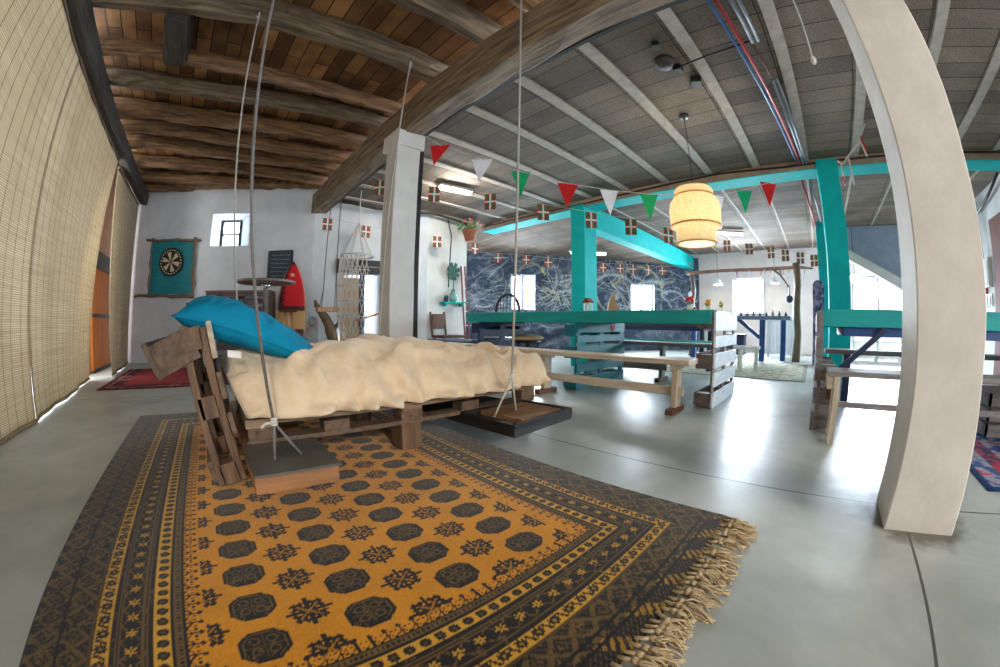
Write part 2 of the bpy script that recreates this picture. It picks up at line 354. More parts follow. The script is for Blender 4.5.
# dartboard wall, with a small deep window
s0, s1 = sx(A, B, -.15), sx(A, B, .58)
struct(wall_seg(MB(), A, B, 0, ZB, .55, holes=[(s0, s1, 2.16, 2.77)]).build('wall_back', M['dartwall']), 'rough white plaster wall behind the dartboard')
door_s = (sx(B, Cc, 2.25), sx(B, Cc, 3.0))
struct(wall_seg(MB(), B, Cc, 0, ZB, .4, holes=[(door_s[0], door_s[1], 0, 1.9)]).build('wall_middle', M['dartwall']), 'white wall with the doorway behind the column')
struct(wall_seg(MB(), Cc, D, 0, ZB, .2).build('wall_niche', M['white']), 'white wall behind the chair')
struct(MB().box(D[0]-.05, D[1], 0, D[0], D[1]+3, ZC+.1).build('wall_return', M['white']))
# chalk mural wall with two windows
def mural_colour(s, z):
    base = np.array(lin((58,70,92))); wht = np.array(lin((196,206,214))); yel = np.array(lin((214,206,150)))
    n = fbm(s*3, z*3, 3); c = base[None, None]*(.45+1.1*n[..., None])
    w = np.zeros_like(s); y = np.zeros_like(s)
    w += np.clip(fbm(s*2.2+z, z*5-s*2, 11)-.5, 0, 1)*1.3+np.clip(fbm(s*7+2*z, z*6, 14)-.55, 0, 1)*1.2
    rg = np.random.default_rng(5); chalk = .55+.45*(fbm(s*40, z*40, 19) > .42)
    def arc(cx, cz, r, a0, a1, wd, ex=1.0):
        ang = np.arctan2(z-cz, (s-cx)*ex); rr = np.hypot((s-cx)*ex, z-cz)
        return np.where(((ang-a0) % (2*np.pi)) < (a1-a0), np.exp(-((rr-r)/wd)**2), 0)
    for _ in range(150):
        cx, cz = rg.uniform(.1, 7.3), rg.uniform(.8, 2.8); a0 = rg.uniform(0, 6)
        w += arc(cx, cz, rg.uniform(.05, .55), a0, a0+rg.uniform(.8, 4), rg.uniform(.006, .016), rg.uniform(.6, 1.6))*rg.uniform(.15, .7)
    for _ in range(120):
        x0, z0 = rg.uniform(0, 7), rg.uniform(.9, 2.8); a = rg.uniform(-.9, .9); l = rg.uniform(.15, 1.1); kk = rg.uniform(-.3, .3)
        u = (s-x0)*math.cos(a)+(z-z0)*math.sin(a); v = -(s-x0)*math.sin(a)+(z-z0)*math.cos(a)-kk*u*u
        w += np.where((u > 0) & (u < l), np.exp(-(v/rg.uniform(.006, .02))**2), 0)*rg.uniform(.15, .7)
    for (cx, cz, n_, R) in ((2.75, 1.6, 110, .8), (4.75, 1.7, 70, .55)):         # bursts of chalk strokes
        for k in range(n_):
            a = rg.uniform(0, 2*math.pi); r0 = rg.uniform(.02, .45); l = rg.uniform(.06, .35); kk = rg.uniform(-1.4, 1.4); ox, oz = rg.normal(0, .12, 2)
            u = (s-cx-ox)*math.cos(a)+(z-cz-oz)*math.sin(a); v = -(s-cx-ox)*math.sin(a)+(z-cz-oz)*math.cos(a)-kk*(u-r0)**2
            g = np.where((u > r0) & (u < r0+l), np.exp(-(v/.013)**2), 0)*rg.uniform(.4, .9)
            if k % 4: w += g
            else: y += g*.8
    y += arc(5.2, 1.75, .75, -.2, 2.2, .035)*.8; y += arc(1.9, 2.15, .35, .2, 2.9, .02)*.7
    for k in range(26):
        a0 = rg.uniform(0, 6); g = arc(rg.uniform(.5, 6.8), rg.uniform(1., 2.5), rg.uniform(.25, .9), a0, a0+rg.uniform(.5, 1.8), rg.uniform(.02, .045))*rg.uniform(.6, 1.)
        if k % 3: w += g
        else: y += g
    for k in range(12): w += arc(1.2, .4, .35+.1*k, .4, 1.9, .014)*.4
    w = (np.clip(w, 0, 1)*chalk)[..., None]; y = (np.clip(y, 0, 1)*chalk)[..., None]
    return c*(1-w)*(1-y)+wht*w*(1-y)*.9+yel*y*.9
LM = math.hypot(F[0]-E[0], F[1]-E[1])
w1 = (sx(E, F, 7.52), sx(E, F, 8.03)); w2 = (sx(E, F, 10.16), sx(E, F, 10.72))
wins = [(w1[0], w1[1], 1.12, 2.15), (w2[0], w2[1], 1.16, 1.98)]
dM = Vector((F[0]-E[0], F[1]-E[1], 0)).normalized(); nM = Vector((-dM.y, dM.x, 0)); nM = nM if nM.dot(Vector((*E, 0))) > 0 else -nM
struct(wall_seg(MB(), E, F, 0, ZC, .35, holes=wins).build('wall_mural', M['white']))
# painted skin of the mural: a thin coat of board on the wall, cut round the windows
def mural_piece(sa, sb, za, zb):
    ns = max(2, int((sb-sa)/.012)); nz = max(2, int((zb-za)/.012))
    S, Z = np.meshgrid(np.linspace(sa, sb, ns), np.linspace(za, zb, nz), indexing='ij')
    P = np.stack([E[0]+dM.x*S-nM.x*.012, E[1]+dM.y*S-nM.y*.012, Z], -1); return P, mural_colour(S, Z)
M['mural'] = attr_mat('chalk_on_black_paint', rough=.7)
k = 0
mural_root = struct(empty('wall_mural_paint'), 'black wall covered in white and yellow chalk swirls')
for sa, sb, za, zb in ((0, wins[0][0], 0, 2.9), (wins[0][0], wins[0][1], 0, wins[0][2]), (wins[0][0], wins[0][1], wins[0][3], 2.9), (wins[0][1], wins[1][0], 0, 2.9),
                       (wins[1][0], wins[1][1], 0, wins[1][2]), (wins[1][0], wins[1][1], wins[1][3], 2.9), (wins[1][1], LM, 0, 2.9)):
    P, C = mural_piece(sa, sb, za, zb); struct(grid_obj('wall_panel', P, M['mural'], C, parent=mural_root))
# far wall with two windows, right wall
struct(wall_seg(MB(), (11.9, 3.9), (11.9, -3.5), 0, ZC, .35, holes=[(3.9-2.43, 3.9-1.43, 1.12, 2.2), (3.9+1.2, 3.9+2.75, 1.2, 2.2)]).build('wall_far', M['farwall']), 'pinkish white wall with bright windows')
struct(MB().box(1.9, -3.75, 0, 12.3, -3.45, ZC+.4).build('wall_right', M['white']), 'white wall past the broad column')
struct(MB().box(-2.35, 6.3, 0, -2.15, 8.6, ZB).build('wall_left', mat('salmon_plaster', (206,164,136), (190,146,118), rough=.8)), 'salmon wall behind the bamboo blinds')

def window(n, P, Q, s0, s1, z0, z1, back, mull=True, frame_w=.035, colr='cream', bars=0):
    """frame, mullion and pane set back in the opening"""
    r = struct(empty('window_%d' % n, on(P, Q, (s0+s1)/2, z0)))
    mb = MB(); o = -back
    for a, b in (((s0, z0), (s1, z0)), ((s0, z1), (s1, z1)), ((s0, z0), (s0, z1)), ((s1, z0), (s1, z1))):
        mb.bar(on(P, Q, a[0], a[1], o), on(P, Q, b[0], b[1], o), frame_w*1.6, frame_w*1.6)
    if mull: mb.bar(on(P, Q, (s0+s1)/2, z0, o), on(P, Q, (s0+s1)/2, z1, o), frame_w*1.8, frame_w)
    for i in range(bars):
        z = z0+(z1-z0)*(i+1)/(bars+1); mb.bar(on(P, Q, s0, z, o), on(P, Q, s1, z, o), frame_w, frame_w)
    struct(mb.build('frame', M[colr], r))
    return r
window(1, A, B, sx(A, B, -.10), sx(A, B, .27), 2.19, 2.74, .45, mull=False, bars=1, colr='black')
M['splay'] = M['dartwall']
# splayed reveals that narrow the deep opening to the little window
mb = MB(); a0, a1, b0, b1 = s0, s1, sx(A, B, -.12), sx(A, B, .29)
quads = [[(a0,2.16,.0),(a0,2.77,.0),(b0,2.75,-.46),(b0,2.17,-.46)], [(a1,2.16,0),(a1,2.77,0),(b1,2.75,-.46),(b1,2.17,-.46)], [(a0,2.77,0),(a1,2.77,0),(b1,2.75,-.46),(b0,2.75,-.46)], [(a0,2.16,0),(a1,2.16,0),(b1,2.17,-.46),(b0,2.17,-.46)]]
for q in quads: mb.add([on(A, B, *p) for p in q], [(0,1,2,3)])
struct(mb.build('window_reveal', M['splay']))
window(2, E, F, *wins[0], .1, colr='winframe', frame_w=.045); window(3, E, F, *wins[1], .1, colr='winframe', frame_w=.045)
window(4, (11.9, 3.9), (11.9, -3.5), 3.9-2.43, 3.9-1.43, 1.12, 2.2, .1, colr='winframe', frame_w=.05); window(5, (11.9, 3.9), (11.9, -3.5), 5.1, 6.65, 1.2, 2.2, .1, colr='winframe', frame_w=.05)

# columns
def column(x0, y0, x1, y1, z1, m, label, name='column', flare=0):
    mb = MB(); n = 10; V = []; Fs = []; rg = random.Random(int(x0*100+y0*10))
    c = .004
    def ring(z, e):
        a, b, cc, d = x0-e, y0-e, x1+e, y1+e
        return [(a+c,b,z),(cc-c,b,z),(cc,b+c,z),(cc,d-c,z),(cc-c,d,z),(a+c,d,z),(a,d-c,z),(a,b+c,z)]
    for i in range(n+1):
        z = z1*i/n; e = flare*math.exp(-z*9)+rg.uniform(-.004, .004)
        V += ring(z, e)
    for i in range(n):
        for j in range(8): j2 = (j+1) % 8; Fs.append((i*8+j, i*8+j2, (i+1)*8+j2, (i+1)*8+j))
    Fs += [tuple(range(7,-1,-1)), tuple(n*8+j for j in range(8))]
    mb.add(V, Fs); return struct(mb.build(name, m), label)
column(1.62, -.73, 1.90, -.43, 2.80, M['column_plaster'], 'broad pale plaster column near the rug fringe', flare=.012)
column(1.62, 3.30, 1.89, 3.55, 2.66, M['white'], 'white column under the old main beam')
struct(MB().box(1.585, 3.27, 2.60, 1.93, 3.60, 2.785).build('trim_1', M['white'], bevel=.01), 'white capital on the column')
column(5.46, -.53, 5.83, -.235, 2.99, M['turq'], 'turquoise column at the end of the turquoise beam')
column(5.46, 3.67, 5.86, 3.97, 2.95, M['turq'], 'turquoise column where the two turquoise beams meet')
column(9.0, -.42, 9.3, -.17, ZC, M['turq'], 'turquoise column far back by the skateboard')
# black cable duct down the column
struct(MB().box(1.885, 3.305, .0, 1.945, 3.40, 2.9).build('trim_2', M['black']), 'black strip down the white column')
# beams
mb = MB(); timber(mb, (1.79, -3.6, 2.97), (1.79, 6.95, 2.97), .25, .38, n=40, jit=.016, seed=3, rnd=.08)
struct(mb.build('ceiling_beam', M['old_y']), 'massive old timber beam across the room')
struct(MB().box(1.905, -3.6, 2.79, 1.94, 6.9, 2.84).build('trim_3', M['black']))
struct(MB().box(5.5, -3.45, 2.886, 5.87, 6.52, ZC).build('ceiling_beam', mat('bare_ledge', (172,146,124), (146,120,100), rough=.8, bump=.2)), 'bare plaster face of the beam')
struct(MB().box(5.497, -3.45, 2.872, 5.873, 6.52, 2.886).build('ceiling_beam', M['turq']), 'turquoise painted underside of the beam')
struct(MB().box(5.86, 3.67, 2.53, 11.9, 3.96, 2.95).build('ceiling_beam', M['turq'], bevel=.012), 'turquoise beam running to the far wall')
# wall plate over the blinds and the joists
mb = MB(); timber(mb, (-1.655, -3.6, 3.11), (-1.655, 8.2, 3.11), .16, .22, n=30, jit=.012, seed=5, rnd=.1)
struct(mb.build('ceiling_beam', M['dark_y']), 'dark wall plate above the bamboo blinds')
jy = [(-2.6,.2,.22),(-1.7,.2,.22),(-.8,.2,.22),(.1,.2,.22),(.85,.22,.22),(1.5,.22,.24),(2.16,.24,.26),(2.86,.23,.26),(3.66,.13,.17),(4.2,.19,.2),(4.88,.19,.2),(5.42,.16,.19),(5.98,.19,.21),(6.6,.18,.2),(7.3,.2,.2),(7.85,.2,.2)]
for i, (y, w, h) in enumerate(jy):
    mb = MB(); timber(mb, (-1.85, y, 3.22+h/2), (1.85, y+RNG.uniform(-.05,.05), 3.22+h/2), w, h, n=26, jit=.024, seed=20+i, rnd=.3, wob=.03)
    struct(mb.build('ceiling_beam', [M['old_x'], M['grey_x']][i in (6, 7, 9)]), 'rough old joist under the boards')
mb = MB(); timber(mb, (-1.8, 8.12, 3.31), (1.8, 6.72, 3.31), .2, .2, n=22, jit=.022, seed=91, rnd=.3, wob=.02); struct(mb.build('ceiling_beam', M['old_x']), 'last joist along the dartboard wall')
mb = MB(); timber(mb, (-.78, 2.95, 3.28), (-.78, 3.62, 3.28), .22, .26, n=6, jit=.01, seed=77, rnd=.08)
struct(mb.build('ceiling_beam', M['dark_y']), 'short dark trimmer between two joists')

# ------------------------------------------------------------------ rug
def rug_colour(x, y, X0, X1, Y0, Y1):
    org = np.array(lin((206,138,24))); dk = np.array(lin((26,23,24))); brn = np.array(lin((98,76,38))); gold = np.array(lin((200,150,44)))
    dl, dr, dn, df = x-X0, X1-x, y-Y0, Y1-y
    dl = dl*.92; dr = dr*1.12; dn = dn*1.1
    d = np.minimum(np.minimum(dl, dr), np.minimum(dn, df)); horiz = (d == dn) | (d == df)
    t = np.where(horiz, x, y)
    C = np.broadcast_to(org, x.shape+(3,)).copy()
    def put(mask, c): C[mask] = c
    fr = lambda p, per: np.abs(((p/per) % 1)-.5)*2          # 1 at period ends, 0 in the middle
    # outer dark band: lattice of hooked diamonds
    b = d < .205; put(b, dk)
    dia = fr(t, .085)+np.abs(((d-.02)/.085) % 1-.5)*2
    put(b & (np.abs(dia-1) < .24), brn); put(b & (np.abs(dia-.35) < .1), brn*.8)
    put(b & (np.abs(fr(t+d*1.0, .05)-.5) < .13) & (d > .03), brn*.55)
    sp = fbm(x*55, y*55, 8); put(b & (sp > .64), brn*1.1); put(b & (sp < .3), dk*.6)
    put(b & (np.abs(d-.105) < .004), dk*.5); put(b & (np.abs(d-.198) < .004), brn*.6)
    put(d < .01, dk*.7)
    # near end panel with slanted ladders
    e = (dn < .082) & (d == dn); put(e, dk); sl = ((x*1.0+dn*.8)/.16) % 1
    put(e & (sl < .38), gold*.6); put(e & (sl < .38) & (fr(x-dn*.9, .03) > .55), dk); put(e & (fr(x-dn*1.2, .02) > .8), brn*.8); put(e & (np.abs(dn-.072) < .004), dk*.5)
    # outer yellow stripe with rosettes
    b = (d >= .205) & (d < .25); put(b, gold); u = (t/.058) % 1; ro = np.hypot((u-.5)*.058, d-.2275)
    ang = np.arctan2(d-.2275, (u-.5)*.058)
    put(b & (ro < .017+.003*np.cos(ang*8)), dk*1.2); put(b & (ro < .005), gold*.6); put(b & (np.abs((u-.5)*.058+(d-.2275)*.6) > .024) & (np.abs(d-.2275) < .016), dk*1.4)
    put((d >= .25) & (d < .254), dk*.6)
    # middle dark band with gold flowers
    b = (d >= .254) & (d < .365); put(b, dk)
    for dd in (.268, .278, .338, .348): put(b & (np.abs(d-dd) < .0028), brn)
    u = (t/.066) % 1; ro = np.hypot((u-.5)*.066, d-.308); ang = np.arctan2(d-.308, (u-.5)*.066)
    put(b & (ro < .013+.005*np.cos(ang*6)), gold*.9); put(b & (ro < .004), dk)
    put(b & (np.abs(fr(t, .066)-(np.abs(d-.308)/.03)) < .12) & (np.abs(d-.308) < .028) & (ro > .02), brn)
    put(b & (sp > .67), brn*.9)
    put((d >= .362) & (d < .367), dk*.6)
    # inner yellow stripe with ovals
    b = (d >= .367) & (d < .412); put(b, gold*1.05); u = (t/.043) % 1; put(b & (((u-.5)*.043/.015)**2+((d-.3895)/.017)**2 < 1), dk*1.3); put(b & (((u-.5)*.043/.006)**2+((d-.3895)/.006)**2 < 1), brn*.7)
    b = (d >= .412) & (d < .452); put(b, dk*.9); put(b & (np.abs(d-.424) < .0025), brn); put(b & (np.abs(d-.44) < .0025), brn); put(b & (np.abs(d-.432) < .004) & (fr(t, .014) > .5), brn*1.2)
    # sprouts
    b = (d >= .452) & (d < .505); u = ((t/.04) % 1-.5)*.04; h = d-.452
    put(b & (np.abs(np.abs(u)-(.018-h*1.1)) < .003) & (h < .018), dk); put(b & (np.abs(u) < .003) & (h < .034), dk); put(b & (np.hypot(u, h-.036) < .0075), dk); put(b & (np.hypot(np.abs(u)-.013, h-.022) < .004), dk)
    # field medallions and stars
    field = d > .5
    for i in range(-1, 5):
        cx = -.02+.285*i
        for j in range(0, 19):
            cy = .763+.156*j
            dx, dy = (x-cx), (y-cy); near = field & (np.abs(dx) < .16) & (np.abs(dy) < .09)
            if cx > .99 or cx < -.1 or not near.any(): continue
            ax, ay = np.abs(dx)/.066, np.abs(dy)/.055; o = np.maximum(np.maximum(ax, ay), (ax+ay)*.68)
            put(near & (o < 1), dk*.9); put(near & (o < .85) & (o > .80), brn); put(near & (o < .7) & (np.abs(np.hypot(ax-.34, ay-.34)-.2) < .05), brn*.9)
            put(near & (o < .78) & ((np.abs(dx) < .0035) | (np.abs(dy) < .003)), brn*.6); put(near & (o < .76) & (sp > .66), brn)
    for i in range(-1, 5):
        cx = .1225+.285*i
        for j in range(-1, 19):
            cy = .763+.078+.156*j
            dx, dy = (x-cx), (y-cy); reg = (d > .452) & (np.abs(dx) < .075) & (np.abs(dy) < .07)
            lim = (cx < -.1) or (cx > .95) or (j == -1)
            if not reg.any(): continue
            if cx < -.1: reg &= (dx > .055)|(d > .5)
            p, q = (dx/.062+dy/.054)*.7071, (dx/.062-dy/.054)*.7071
            m = np.zeros_like(x, bool)
            for u_, v_ in ((p, q), (q, p)):
                m |= (np.abs(v_) < .17) & (np.abs(u_) < .95)
                m |= (np.abs(np.abs(u_)-.62) < .12) & (np.abs(v_) < .42)
            for u_, v_ in ((dx/.062, dy/.054), (dy/.054, dx/.062)):
                m |= (np.abs(v_) < .1) & (np.abs(u_) < 1.08)
            if lim and cx > .95: m &= dx < 0
            if lim and j == -1: m &= dy > -.01
            if cx < -.1: m &= dx > .0
            put(reg & m, dk)
            put(reg & ((np.abs(p) < .055) | (np.abs(q) < .055)) & (np.maximum(np.abs(p), np.abs(q)) < .72), org*.55+brn*.2)
    C *= (.86+.28*fbm(x*9, y*9, 21))[..., None]*(.9+.2*RNG.random(x.shape))[..., None]
    return C
RX0, RX1, RY0, RY1 = -.70, 1.465, .235, 3.46
xs = np.linspace(RX0, RX1, 440); ys = np.linspace(RY0, RY1, 620)
X, Y = np.meshgrid(xs, ys, indexing='ij')
edge = np.minimum(np.minimum(X-RX0, RX1-X), np.minimum(Y-RY0, RY1-Y))
wob = .018*(fbm(X*1.3, Y*1.3, 31)-.5)*np.exp(-edge*4)
Z = .012*np.clip(edge/.006, 0.05, 1)+.003*(fbm(X*4, Y*4, 33)-.3)*np.clip(edge/.05, 0, 1)
P = np.stack([X+wob*.8*(X > .4)+(.04*(np.clip((Y-.9)/2.6, 0, 1)))*((X-RX0)/(RX1-RX0)), Y+wob*.6, Z], -1)
rug = empty('area_rug', (.4, 1.8, 0)); tag(rug, 'large golden rug with dark medallions and knotted fringe under the swing bed', 'rug')
grid_obj('rug_pile', P, attr_mat('rug_wool', rough=.95, bump=.35, spec=.1, sheen=.2), rug_colour(X, Y, RX0, RX1, RY0, RY1), parent=rug, smooth=True)
mb = MB(); rg = random.Random(4)
for k in range(78):
    x = -.66+2.11*k/77+rg.uniform(-.006, .006); y = RY0+.005; lean = rg.uniform(-.05, .05)+.03*math.sin(k*.55); l = rg.uniform(.06, .115)
    kn = Vector((x+lean*.3, y-.03, .014)); mb.ball(kn, (.011, .013, .009), 7, 5)
    mb.tube([(x, y+.01, .01), kn], .006, 5)
    for s in range(7):
        p = [kn]; a = lean*12*.1+rg.uniform(-.45, .45); dx, dy = math.sin(a), -math.cos(a); z = .012
        for i in range(1, 5):
            t = i/4*l; w = .008*math.sin(i*1.7+s)
            p.append(Vector((kn.x+dx*t+w*dy, kn.y+dy*t+w*dx, max(.004, z+.014*math.sin(i*.9+s*.6)-.003*i))))
        mb.tube(p, [.0038, .0036, .0034, .003, .0022], 5)
mb.build('fringe', mat('rug_fringe_cotton', (200,178,142), (156,134,100), scale=60, rough=.95), rug)

mb = MB(); rg = random.Random(14)
for k in range(120):
    x = -.68+2.13*k/119; l = rg.uniform(.03, .06); mb.tube([(x+.02, RY1-.02, .012), (x+.02+rg.uniform(-.01,.01), RY1+l, .005)], [.006, .004], 5)
mb.build('fringe', bpy.data.materials['rug_fringe_cotton'], rug)

# ------------------------------------------------------------------ swing bed
bed = empty('swing_bed', (1.05, 2.2, .1)); tag(bed, 'swing bed of pallet wood hung on ropes over the golden rug', 'bed')
mb = MB()
YB0, YB1 = 1.84, 2.70
for i in range(7):
    y = YB0+(YB1-YB0-.11)*i/6; mb.box(.12, y, .278, 2.08, y+.11, .30)
for xx in (.12, .98, 1.95):
    mb.box(xx, YB0, .256, xx+.13, YB1, .278)
mb.build('slatted_deck', M['pal_x'], bed, bevel=.003)
mb = MB()
for xx in (.13, .52, .97, 1.40, 1.94):
    for y in (YB0, 2.22, YB1-.1): mb.box(xx, y, .2, xx+.14, y+.1, .256)
for y in (YB0, 2.22, YB1-.1): mb.box(.12, y, .175, 2.08, y+.1, .2)
mb.build('pallet_blocks', M['pal_y'], bed, bevel=.003)
for xx, y in ((.97, YB0), (.97, YB1-.12), (1.95, YB1-.12)):
    MB().box(xx, y, .02, xx+.13, y+.14, .175).build('leg', M['pal_z'], bed, bevel=.004)
# outriggers for the ropes
b1 = MB().box(.10, 1.43, .105, .45, 3.02, .172).build('outrigger', wood('outrigger_wood', (166,116,74), (112,76,48), 'x', bump=.3), bed, bevel=.004)
MB().add([(.10,1.425,.174),(.46,1.425,.174),(.46,1.83,.174),(.10,1.83,.174),(.10,1.425,.185),(.46,1.425,.185),(.46,1.83,.185),(.10,1.83,.185)], [(0,3,2,1),(4,5,6,7),(0,1,5,4),(1,2,6,5),(2,3,7,6),(3,0,4,7)]).build('metal_sheet', M['sheet'], b1)
R = Matrix.Rotation(math.radians(-3), 3, 'Z')
def rot(mb, c, a):
    Rm = Matrix.Rotation(a, 3, 'Z'); c = Vector(c); mb.v = [tuple(c+Rm@(Vector(v)-c)) for v in mb.v]; return mb
mb = MB()
x0, x1, y0, y1 = 1.38, 1.96, 1.40, 1.84
mb.box(x0, y0, .125, x1, 3.0, .172)
for q in ((x0, y0, x0+.03, y1), (x1-.03, y0, x1, y1), (x0, y0, x1, y0+.03), (x0, y1-.03, x1, y1)): mb.box(q[0], q[1], .172, q[2], q[3], .2)
b2 = rot(mb, (1.67, 1.8, 0), math.radians(4)).build('outrigger', M['black'], bed, bevel=.004); b2['label'] = 'black painted step with plywood inset'
rot(MB().box(x0+.12, y0+.05, .172, x1-.06, y1-.05, .198), (1.67, 1.8, 0), math.radians(4)).build('plywood_inset', mat('worn_plywood', (150,112,78), (96,68,44), scale=6, stretch=(1,4,4), rough=.6), b2)
# headboard: a narrow pallet leaning outward
def hb(h, n, y): # h metres up along the lean, n metres outward
    d = Vector((-.135, 0, .70)).normalized(); nn = Vector((-d.z, 0, d.x)); q = Vector((.105, 0, .05))+d*h+nn*n; q.y = y; return q
hd = empty('headboard', (0, 2.26, .05)); hd.parent = bed; hd.matrix_parent_inverse = Matrix.Translation(bed.location).inverted()
for y in (1.80, 2.26, 2.74):
    head = MB()
    head.bar(hb(0, .03, y), hb(.70, .03, y), .085, .035, up=(1,0,0)); head.bar(hb(0, .13, y), hb(.72, .11, y), .085, .035, up=(1,0,0))
    for h in (.05, .36, .66): head.obox(hb(h, .08, y), (.09, .085, .1), (0, -.19, 0))
    head.build('post', M['pal_z'], hd, bevel=.004)
for h, w, m in ((.64, .16, 'pale_y'), (.44, .12, 'pal_y'), (.27, .1, 'pal_y')):
    MB().bar(hb(h, -.002, 1.755), hb(h, -.002, 2.79), .024, w, up=(-.19,0,.98)).build('plank', M[m], hd, bevel=.003)
for h in (.08,):
    MB().bar(hb(h, .155, 1.755), hb(h, .155, 2.79), .024, .1, up=(-.19,0,.98)).build('plank', M['pal_y'], hd, bevel=.003)
mb = MB(); mb.obox((-.19, 2.27, .625), (.22, 1.03, .145), (0, math.radians(-26), 0)); mb.obox((-.285, 2.27, .60), (.025, 1.05, .15), (0, math.radians(-26), 0))
mb.build('head_rail', M['pal_y'], bed, bevel=.005)
# ropes
M['ropelight'] = mat('pale_rope', (196,190,182), (150,145,138), scale=120, rough=.9, bump=.4)
def rope(bottom, top, la, lb, m='ropelight'):
    b, t = Vector(bottom), Vector(top)
    mb = MB(); mb.tube([b, b.lerp(t, .5), t], .0075, 6); mb.tube([b, la], .0065, 6); mb.tube([b, lb], .0065, 6)
    r = mb.build('rope', M[m], bed)
    mb = MB()
    for i in range(3): mb.torus(b+Vector((0,0,-.008+.012*i)), .011, .006, 'z', 12, 6)
    mb.tube([b, b+Vector((-.04,-.02,.003)), b+Vector((-.06,-.03,-.01))], .0055, 6)
    mb.build('knot', M['ropewhite'], r)
    mb = MB(); mb.torus(t+Vector((0,0,-.03)), .018, .006, 'y', 14, 6); mb.tube([t+Vector((0,0,-.02)), t+Vector((0,0,.05))], .006, 6); mb.build('eye_hook', M['chrome'], r)
rope((.225, 1.58, .345), (-.12, 1.50, 3.17), (.21, 1.57, .186), (.335, 1.60, .186), 'rope')
rope((1.60, 1.60, .425), (1.53, 1.44, 3.22), (1.475, 1.62, .19), (1.68, 1.64, .19))
rope((.22, 2.88, .36), (-.08, 2.70, 3.19), (.17, 2.88, .172), (.30, 2.88, .172))
rope((1.27, 2.80, .36), (1.36, 2.70, 3.19), (1.22, 2.76, .30), (1.33, 2.76, .30))

# rumpled mattress cover: closed cross-sections swept from head to foot
nu, nv = 320, 240
u = np.linspace(0, 1, nu)[:, None]; v = np.linspace(0, 1, nv)[None, :]
x = .13+2.06*u+0*v
yc, hw = 2.265, .455
half = 2*PI*v
# superellipse section (bottom flat)
ex = .42
cs, sn = np.cos(half-PI/2), np.sin(half-PI/2)
sy = np.sign(cs)*np.abs(cs)**.55; sz = np.sign(sn)*np.abs(sn)**.72
endr = np.clip(np.minimum(u/.035, (1-u)/.045), 0, 1); endr = np.sqrt(1-(1-endr)**2)
top = np.interp(.15+2.1*u, [.15,.35,.7,1.1,1.45,1.7,1.85,1.97,2.08,2.18,2.25], [.245,.235,.265,.305,.285,.24,.20,.185,.22,.225,.215])
zc = .318
yy = yc+sy*hw*(.86+.14*endr)
zz = np.where(sz > 0, zc+sz*top*(.80+.20*endr), zc+sz*.012)
side = np.clip(np.abs(sy), 0, 1)
ridge = lambda n: 1-(2*n-1)**2
w0 = vnoise(x*1.7+9, yy*1.9+4, 39)
w1 = vnoise(x*3.1+yy*1.2+1.5*w0, yy*2.4+x*.8, 41); w2 = vnoise(x*4.2+yy*3.4+2.2*w1, yy*4-x*1.6+w0, 43); w3 = vnoise(x*9-yy*5+3*w2, yy*8+x*2, 47)
w4 = vnoise(x*19+yy*11+3*w3, yy*17-x*6+2*w2, 49); w5 = vnoise(x*6.5-yy*6+2.5*w1+30, yy*2.2+x*2.2, 57)
amp = np.clip(sz, 0, 1)**.5*(.35+.65*endr)
dz = amp*(.07*(w1-.5)+.055*(ridge(w2)-.7)+.03*(ridge(w3)-.7)+.010*(ridge(w4)-.7)+.05*(ridge(w5)**3-.4))-.012*amp
zz = zz+dz
# hanging folds on the long sides, deeper towards the hem, with a gathered crease at the rope knot
ff = vnoise(x*5.2+zz*2.4+1.5*w1, zz*1.5, 51); f2 = vnoise(x*12+2-zz*3, zz*2.5, 53)
low = np.clip(1.15-np.clip(sz, 0, 1)*.75, 0, 1)
fold = .085*ridge(ff)**2*low+.035*ridge(f2)*low
kx = x-(1.62+(zz-.35)*.75)
crease = .055*np.exp(-(kx/.05)**2)-.03*np.exp(-((kx-.13)/.07)**2)-.02*np.exp(-((kx+.12)/.06)**2)
yy = yy+np.where(sy < 0, -1, 1)*side**2*(fold-.055-crease*np.clip(sz+.2, 0, 1))
hem = np.exp(-((zz-.335)/.02)**2)*(sy < -.5)
yy = yy-hem*.034*(1+np.sin(x*34+3*np.sin(x*9)))*(1+.8*np.exp(-((x-.75)/.3)**2))
zz = zz+hem*.012*np.sin(x*27+2*np.sin(x*7))
P = np.stack([x+.014*(vnoise(yy*6, zz*8, 61)-.5)-.13*np.clip((zz-.33)/.25, 0, 1)*np.exp(-u/.12), yy, np.maximum(zz, .303)], -1)
# foot end hangs over the deck edge near the step
ft = np.clip((u-.93)/.07, 0, 1)
P[..., 0] += .07*ft*np.clip(sz, 0, 1)-.05*ft*(1-np.clip(sz, 0, 1))
cover_m = mat('beige_blanket', (216,196,168), (198,176,148), scale=11, rough=.95, bump=.35, sheen=.3)
blk = empty('blanket', (1.2, 2.26, .3)); tag(blk, 'rumpled beige blanket over the mattress of the swing bed', 'blanket')
o = grid_obj('cover', P, cover_m, parent=blk)
bm = bmesh.new(); bm.from_mesh(o.data); bmesh.ops.remove_doubles(bm, verts=bm.verts, dist=1e-4)
bmesh.ops.holes_fill(bm, edges=[e for e in bm.edges if e.is_boundary], sides=0)
bmesh.ops.recalc_face_normals(bm, faces=bm.faces)
for f in bm.faces: f.smooth = True
bm.to_mesh(o.data); bm.free()
mb = MB(); mb.add([(.06,1.86,.625),(.125,1.85,.617),(.125,1.865,.587),(.06,1.87,.595),(.06,1.865,.627),(.125,1.855,.619),(.125,1.87,.589),(.06,1.875,.597)], [(0,3,2,1),(4,5,6,7),(0,1,5,4),(1,2,6,5),(2,3,7,6),(3,0,4,7)])
mb.build('care_tag', M['flagwhite'], blk)

